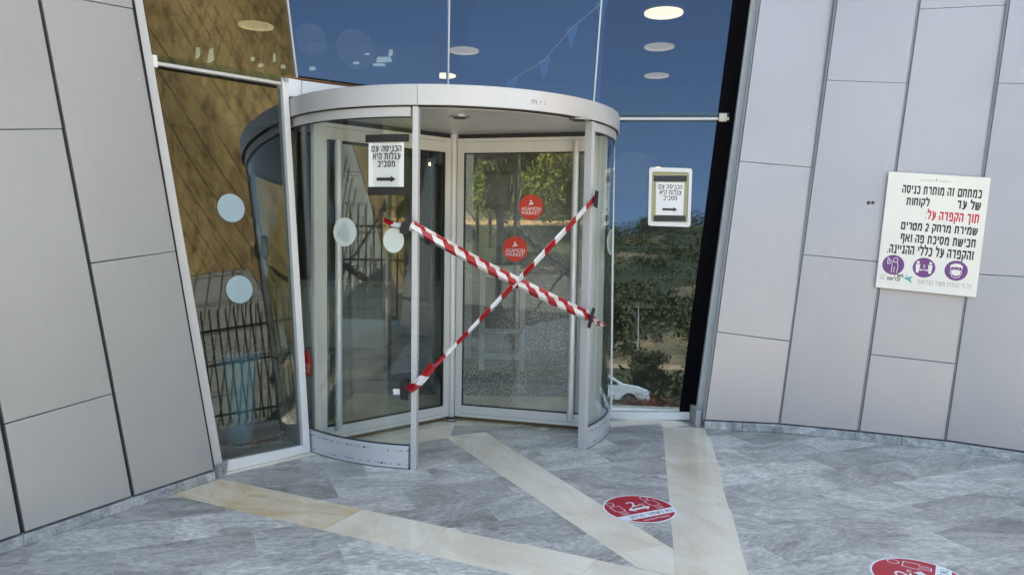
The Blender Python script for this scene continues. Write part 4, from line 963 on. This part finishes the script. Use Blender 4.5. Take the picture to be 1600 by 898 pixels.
wd = ribbon([cyl(638, 609, RT+.004), cyl(676, 570, RT-.03)], .058, .075, -.6, .001); o = wd.make('tape_tail', [M['tapered'], M['tapewhite']], T2, 30); o.data.transform(Matrix.Translation(-T2.location))
patch(T2, cc([(624, 596), (638, 594), (638, 625), (626, 624)], RG+.03), 'black_tape', M['blacktape']); patch(T2, cc([(614, 607), (625, 607), (625, 616), (615, 616)], RG+.02), 'tape_end', M['tapewhite'])
patch(T2, cc([(930, 297), (935, 300), (933, 326), (927, 322)], RT+.02), 'black_tape', M['blacktape'])

# ------------------------------------------------------------------ surroundings (met mostly in the reflections)
def hgt(x, y):
    d = -y
    h = 0
    if d > 23: h = 2.6*min(1, (d-23)/9)
    if d > 37: h += (d-37)*.31+2.0*math.sin(x*.07+d*.05)*min(1, (d-37)/20)+1.2*math.sin(x*.19+1.3+d*.11)*min(1, (d-37)/20)
    if d > 140: h -= (d-140)*.25
    return h-.15
mb = MB(); xs = [-260+i*6.5 for i in range(81)]; ys = [30, 8, -8.05]+[-8.05-1.9*i for i in range(1, 16)]+[-37-i*4.5 for i in range(32)]
for y in ys:
    for x in xs: mb.v.append((x, y, hgt(x, y)+(random.uniform(-.5, .5) if y < -45 else 0)))
for j in range(len(ys)-1):
    for i in range(len(xs)-1):
        q0 = j*len(xs)+i; mb.f.append([q0, q0+1, q0+len(xs)+1, q0+len(xs)]); yc = (ys[j]+ys[j+1])/2
        mb.mi.append(0 if yc > -22 else (1 if -37 < yc < -31 else 2))
tag(mb.make('terrain', [M['asphalt'], M['sand'], M['hill']], None, 80), kind='structure')
gd = MB(); gd.poly([(-900, 30, -.35), (900, 30, -.35), (900, 900, -.35), (-900, 900, -.35)]); tag(gd.make('ground', M['asphalt']), kind='structure')
# leafy masses
def leaves(mb, c, R, n, s, squash=1., mi=0):
    for _ in range(n):
        d_ = V((random.gauss(0, 1), random.gauss(0, 1), random.gauss(0, 1))).normalized()*(random.random()**.45)
        p = V(c)+V((d_.x*R, d_.y*R, d_.z*R*squash)); a = V((random.uniform(-1, 1), random.uniform(-1, 1), random.uniform(-1, 1)))*s; b = V((random.uniform(-1, 1), random.uniform(-1, 1), random.uniform(-1, 1)))*s
        k = len(mb.v); mb.v += [tuple(p), tuple(p+a), tuple(p+a+b), tuple(p+b)]; mb.f.append([k, k+1, k+2, k+3]); mb.mi.append(mi)
sh = MB()
for _ in range(2100):
    y = -38-random.random()**1.2*105; x = random.uniform(-70, 60); R_ = random.uniform(.8, 2.3)
    leaves(sh, (x, y, hgt(x, y)+R_*.3), R_, 105, .16+R_*.035, .7)
for _ in range(220):
    y = random.uniform(-150, -134); x = random.uniform(-90, 90); leaves(sh, (x, y, hgt(x, y)+1.5), random.uniform(1.4, 2.6), 150, .26, 1.1)
tag(sh.make('hillside_scrub', M['leafd']), kind='stuff')
def tree(name, x, y, h, R_, mat, label, n=7000, lean=0., group=None, trunk=.12):
    z = hgt(x, y) if y < -8 else -.1
    root = empty(name, (x, y, z)); tag(root, label, 'tree', group)
    mb = MB(); a = V((0, 0, 0)); b = V((lean*h*.6, 0, h*.55)); mb.tube(a, b, trunk, 9, 0, trunk*.6)
    for k in range(7):
        an = 2*PI*k/7+random.random(); s0 = a.lerp(b, random.uniform(.55, 1)); mb.tube(s0, s0+V((math.cos(an)*R_*.6, math.sin(an)*R_*.6, h*random.uniform(.15, .35))), trunk*.4, 6, 0, trunk*.12)
    mb.make('trunk', M['bark'], root, 60)
    mb = MB()
    for k in range(14):
        an = random.uniform(0, 2*PI); rr = R_*random.uniform(.2, .75); leaves(mb, (b.x+math.cos(an)*rr, math.sin(an)*rr, h*random.uniform(.5, .95)), R_*random.uniform(.28, .45), n//14, .05+.011*h, .8)
    mb.make('crown', mat, root)
    return root
tl_ = [('olive_tree', -13, -17, 6, 3.0, 'leafy', 'yellow-green tree far behind the left of the plaza'), ('olive_tree', -9.5, -19, 6.5, 3.0, 'leafy', 'yellow-green tree beside the asphalt, second from the left'),
       ('olive_tree', -17, -20, 7, 3.4, 'leafy', 'tall yellow-green tree at the far left of the car park'), ('olive_tree', -6.0, -21, 5.2, 2.6, 'leafy', 'low yellow-green tree nearest the white car'),
       ('pine_tree', -20, -26, 9, 4, 'leafd', 'dark tall tree behind the yellow-green ones'), ('pine_tree', 2.9, -21.5, 2.6, 1.2, 'leafd', 'dark bushy tree beside the white car'), ('pine_tree', 0.9, -24.5, 5.4, 1.3, 'leafd', 'dark tree standing behind the white car'),
       ('olive_tree', 9.3, 3.9, 3.6, .7, 'leafy', 'small yellow-green tree behind the black fence near the wall')]
for nm, x, y, h, R_, mt_, lab in tl_: tree(nm, x, y, h, R_, M[mt_], lab, group='trees round the plaza')
tree('street_tree', -4.2, -.9, 5.2, .8, M['leafd'], 'slim dark tree in the plaza paving behind the viewer', 900, 0, None, .07)
# flower bed, kerb
mb = MB()
for _ in range(60):
    leaves(mb, (random.uniform(-3.0, 3.1), -11.3+random.uniform(-.4, .4), random.uniform(-.1, .26)), .24, 90, .035, .9, 1 if random.random() < .5 else 0)
for _ in range(20):
    leaves(mb, (random.uniform(3.1, 5.5), -11.3+random.uniform(-.3, .3), random.uniform(.05, .2)), .24, 60, .05, .9, 1 if random.random() < .5 else 0)
tag(mb.make('flower_bed', [M['leafd'], plain('red_petals', (.34, .04, .02), .7, 0, .5, 20)]), kind='stuff')
mb = MB()
for _ in range(90): leaves(mb, (random.uniform(-12, 14), -22+random.uniform(-.9, .6), random.uniform(.2, 1.2)), .8, 55, .2, .8)
tag(mb.make('roadside_shrubs', M['leafd']), kind='stuff')
kr = empty('kerb', (0, -10.7, -.15)); tag(kr, kind='structure')
for k in range(18):
    mb = MB(); mb.box((-7+k*.8, -.08, 0), (-7+k*.8+.79, .08, .2)); mb.make('kerb_stone', M['kerb'], kr, bevel=.01)
# white car
car = empty('parked_car', (.55, -16.6, -.15)); tag(car, 'white parked saloon car reflected behind the red flowers', 'car')
prof = [(-2.15, .35), (-2.15, .75), (-1.9, .88), (-1.35, .93), (-.75, 1.36), (-.2, 1.44), (.45, 1.40), (1.1, 1.0), (1.7, .9), (2.1, .75), (2.15, .35)]
mb = MB(); mb.prism([(x, -.8, z) for x, z in prof], V((0, 1.6, 0))); mb.make('car_body', M['carw'], car, 40, .05)
for s in (-1, 1):
    for pts in ([(-1.15, .95), (-.7, 1.28), (-.22, 1.34), (-.22, .95)], [(-.16, .95), (-.16, 1.34), (.4, 1.30), (.9, 1.0), (.9, .95)]):
        mb = MB(); mb.prism([(x, s*.803, z) for x, z in pts], V((0, s*.006, 0))); mb.make('side_window', M['carg'], car)
    for x in (-1.35, 1.35):
        mb = MB(); mb.tube((x, s*.62, .33), (x, s*.83, .33), .32, 24, 0); mb.tube((x, s*.8, .33), (x, s*.84, .33), .2, 16, 1); mb.make('wheel', [M['tyre'], M['steel']], car, 40)
for x in (2.13,):
    for s in (-1, 1):
        mb = MB(); mb.box((x, s*.6-.15, .62), (x+.04, s*.6+.15, .74)); mb.make('headlight', M['steel'], car, bevel=.01)
# small street sign and pole, wires
sg = empty('street_sign', (6.2, -20.2, 0)); tag(sg, 'pale rectangular lettered sign on posts in the bushes', 'sign')
mb = MB(); mb.box((-.75, 0, 1.0), (.75, .04, 1.55)); mb.make('sign_plate', plain('sign_grey', (.34, .38, .36), .6), sg)
P = Print(); P.text('הבנהא', -.6, 1.12, .6, 1.42, 0, 1, .02); P.make('lettering', [M['ink']], lambda u, v, off=0: V((-u, .042+off, v)), sg)
for x in (-.6, .6):
    mb = MB(); mb.tube((x, -.02, -.15), (x, -.02, 1.5), .03, 8); mb.make('sign_post', M['steel'], sg)
up_ = empty('utility_pole', (3.1, -33, hgt(3, -33))); tag(up_, 'slim pale utility pole on the sandy track', 'pole')
mb = MB(); mb.tube((0, 0, 0), (0, 0, 3.6), .05, 10, 0, .035); mb.make('pole', M['kerb'], up_)
mb = MB()
for z in (6.2, 6.9, 8.2, 8.7, 10.2, 11.0): mb.tube((-45, -36, z+.6), (45, -36, z), .009, 5)
tag(mb.make('overhead_wires', M['steel']), 'thin overhead wires strung across in front of the hillside', 'wires')
# fence on the right side of the plaza
fe = empty('picket_fence', (5.75, 4.5, 0)); tag(fe, 'black spiked steel fence along the right side of the plaza', 'fence')
pk = MB(); pk.box((-.011, -.011, .08), (.011, .011, 1.86)); pk.prism([(-.02, -.02, 1.86), (.02, -.02, 1.86), (.0, .0, 2.0)], V((0, .02, 0)))
pk = pk.make('picket', M['fence'], fe)
for k in range(1, 76):
    c = pk.copy(); COL.objects.link(c); c.parent = fe; c.location = (0, -k*.135, 0)
for z in (.22, 1.05, 1.62):
    mb = MB(); mb.box((-.02, -10.2, z), (.02, .1, z+.04)); mb.make('fence_rail', M['fence'], fe)
for k in range(4):
    mb = MB(); mb.box((-.04, -.04-k*2.6, -.01), (.04, .04-k*2.6, 1.95)); mb.make('fence_post', M['fence'], fe)
# brown cliff with netting, grey netted slope before it
ck = empty('rock_cut', (15, 0, 0)); tag(ck, 'tall brown rock cut draped with steel netting, right of the plaza', 'cliff')
mb = MB(); nx_, nz_ = 30, 54
for j in range(nz_+1):
    for i in range(nx_+1):
        y = -2.4+5.4*i/nx_; z = -.4+17.5*j/nz_; e = 0 if i == nx_ else 1
        mb.v.append((.10*math.sin(y*1.3+z*.5)+random.uniform(-.03, .03)*e*0+z*.04, y+.12*math.sin(z*1.1), z))
for j in range(nz_):
    for i in range(nx_): q0 = j*(nx_+1)+i; mb.f.append([q0, q0+1, q0+nx_+2, q0+nx_+1]); mb.mi.append(0)
mb.prism([(.7, -2.4, -.4), (6, -5, -.4), (6, 3.0, -.4), (.7, 2.95, -.4)], V((.5, 0, 17.3)))
mb.make('rock_face', M['cliff'], ck, 50)
mb = MB()
for k in range(-46, 26):
    for sgn in (-1, 1):
        y0 = -2.4+k*.42 if sgn > 0 else 3.0-k*.42
        pts = [(y0+sgn*s*.42, s*.95) for s in range(0, 28)]
        pts = [p for p in pts if -2.4 <= p[0] <= 3.0]
        for a, b in zip(pts, pts[1:]): mb.bar((-.10+a[1]*.04, a[0], a[1]), (-.10+b[1]*.04, b[0], b[1]), .009, .006, (-1, 0, 0))
mb.make('netting', M['mesh'], ck)
ns = empty('netted_slope', (11.6, 0, 0)); tag(ns, 'grey rock slope under wire mesh in front of the brown rock cut', 'slope')
pf = [(2.7, .1), (2.2, .9), (1.7, 1.8), (1.2, 2.7), (.8, 3.4), (.2, 4.3), (-.8, 5.4), (-2.5, 6.0), (-5, 5.0), (-9, 3.0)]
def sx(z): return .85*max(z, 0)
mb = MB(); sub_ = []
for (a, b) in zip(pf, pf[1:]):
    for k in range(5): sub_.append((a[0]+(b[0]-a[0])*k/5, a[1]+(b[1]-a[1])*k/5))
sub_.append(pf[-1]); nr = 14
for (y, z) in sub_:
    for j in range(nr+1):
        q = -.3+(z*1.1+.3)*j/nr; mb.v.append((sx(q)+.05*math.sin(q*2+y), y, q))
for i in range(len(sub_)-1):
    for j in range(nr): q0 = i*(nr+1)+j; mb.f.append([q0, q0+1, q0+nr+2, q0+nr+1]); mb.mi.append(0)
for (a, b) in zip(sub_, sub_[1:]):
    mb.poly([(sx(a[1]*1.1), a[0], a[1]*1.1), (sx(b[1]*1.1), b[0], b[1]*1.1), (sx(b[1]*1.1)+.5, b[0], -.3), (sx(a[1]*1.1)+.5, a[0], -.3)])
mb.make('slope_face', M['netrock'], ns, 60)
mb = MB(); dk = V((-.06, 0, .05))
for i, (y, z) in enumerate(sub_[::2]):
    mb.bar(V((0, y, 0))+dk, V((sx(z*1.1), y-.25, z*1.1))+dk, .022, .015, (-1, 0, 1))
for zz in (.7, 1.5, 2.3, 3.2, 4.2, 5.2):
    pts = [V((sx(zz), y, zz))+dk for y, z in sub_ if z*1.1 > zz]
    for a, b in zip(pts, pts[1:]): mb.bar(a, b, .02, .015, (-1, 0, 1))
mb.make('wire_mesh', plain('dark_wire', (.05, .05, .05), .7), ns)
for r_ in (cw, lw, rw, shell):          # their parts were built in world space
    for ch in r_.children: ch.matrix_parent_inverse = Matrix.Translation(-r_.location)
print('tiles', n_t)
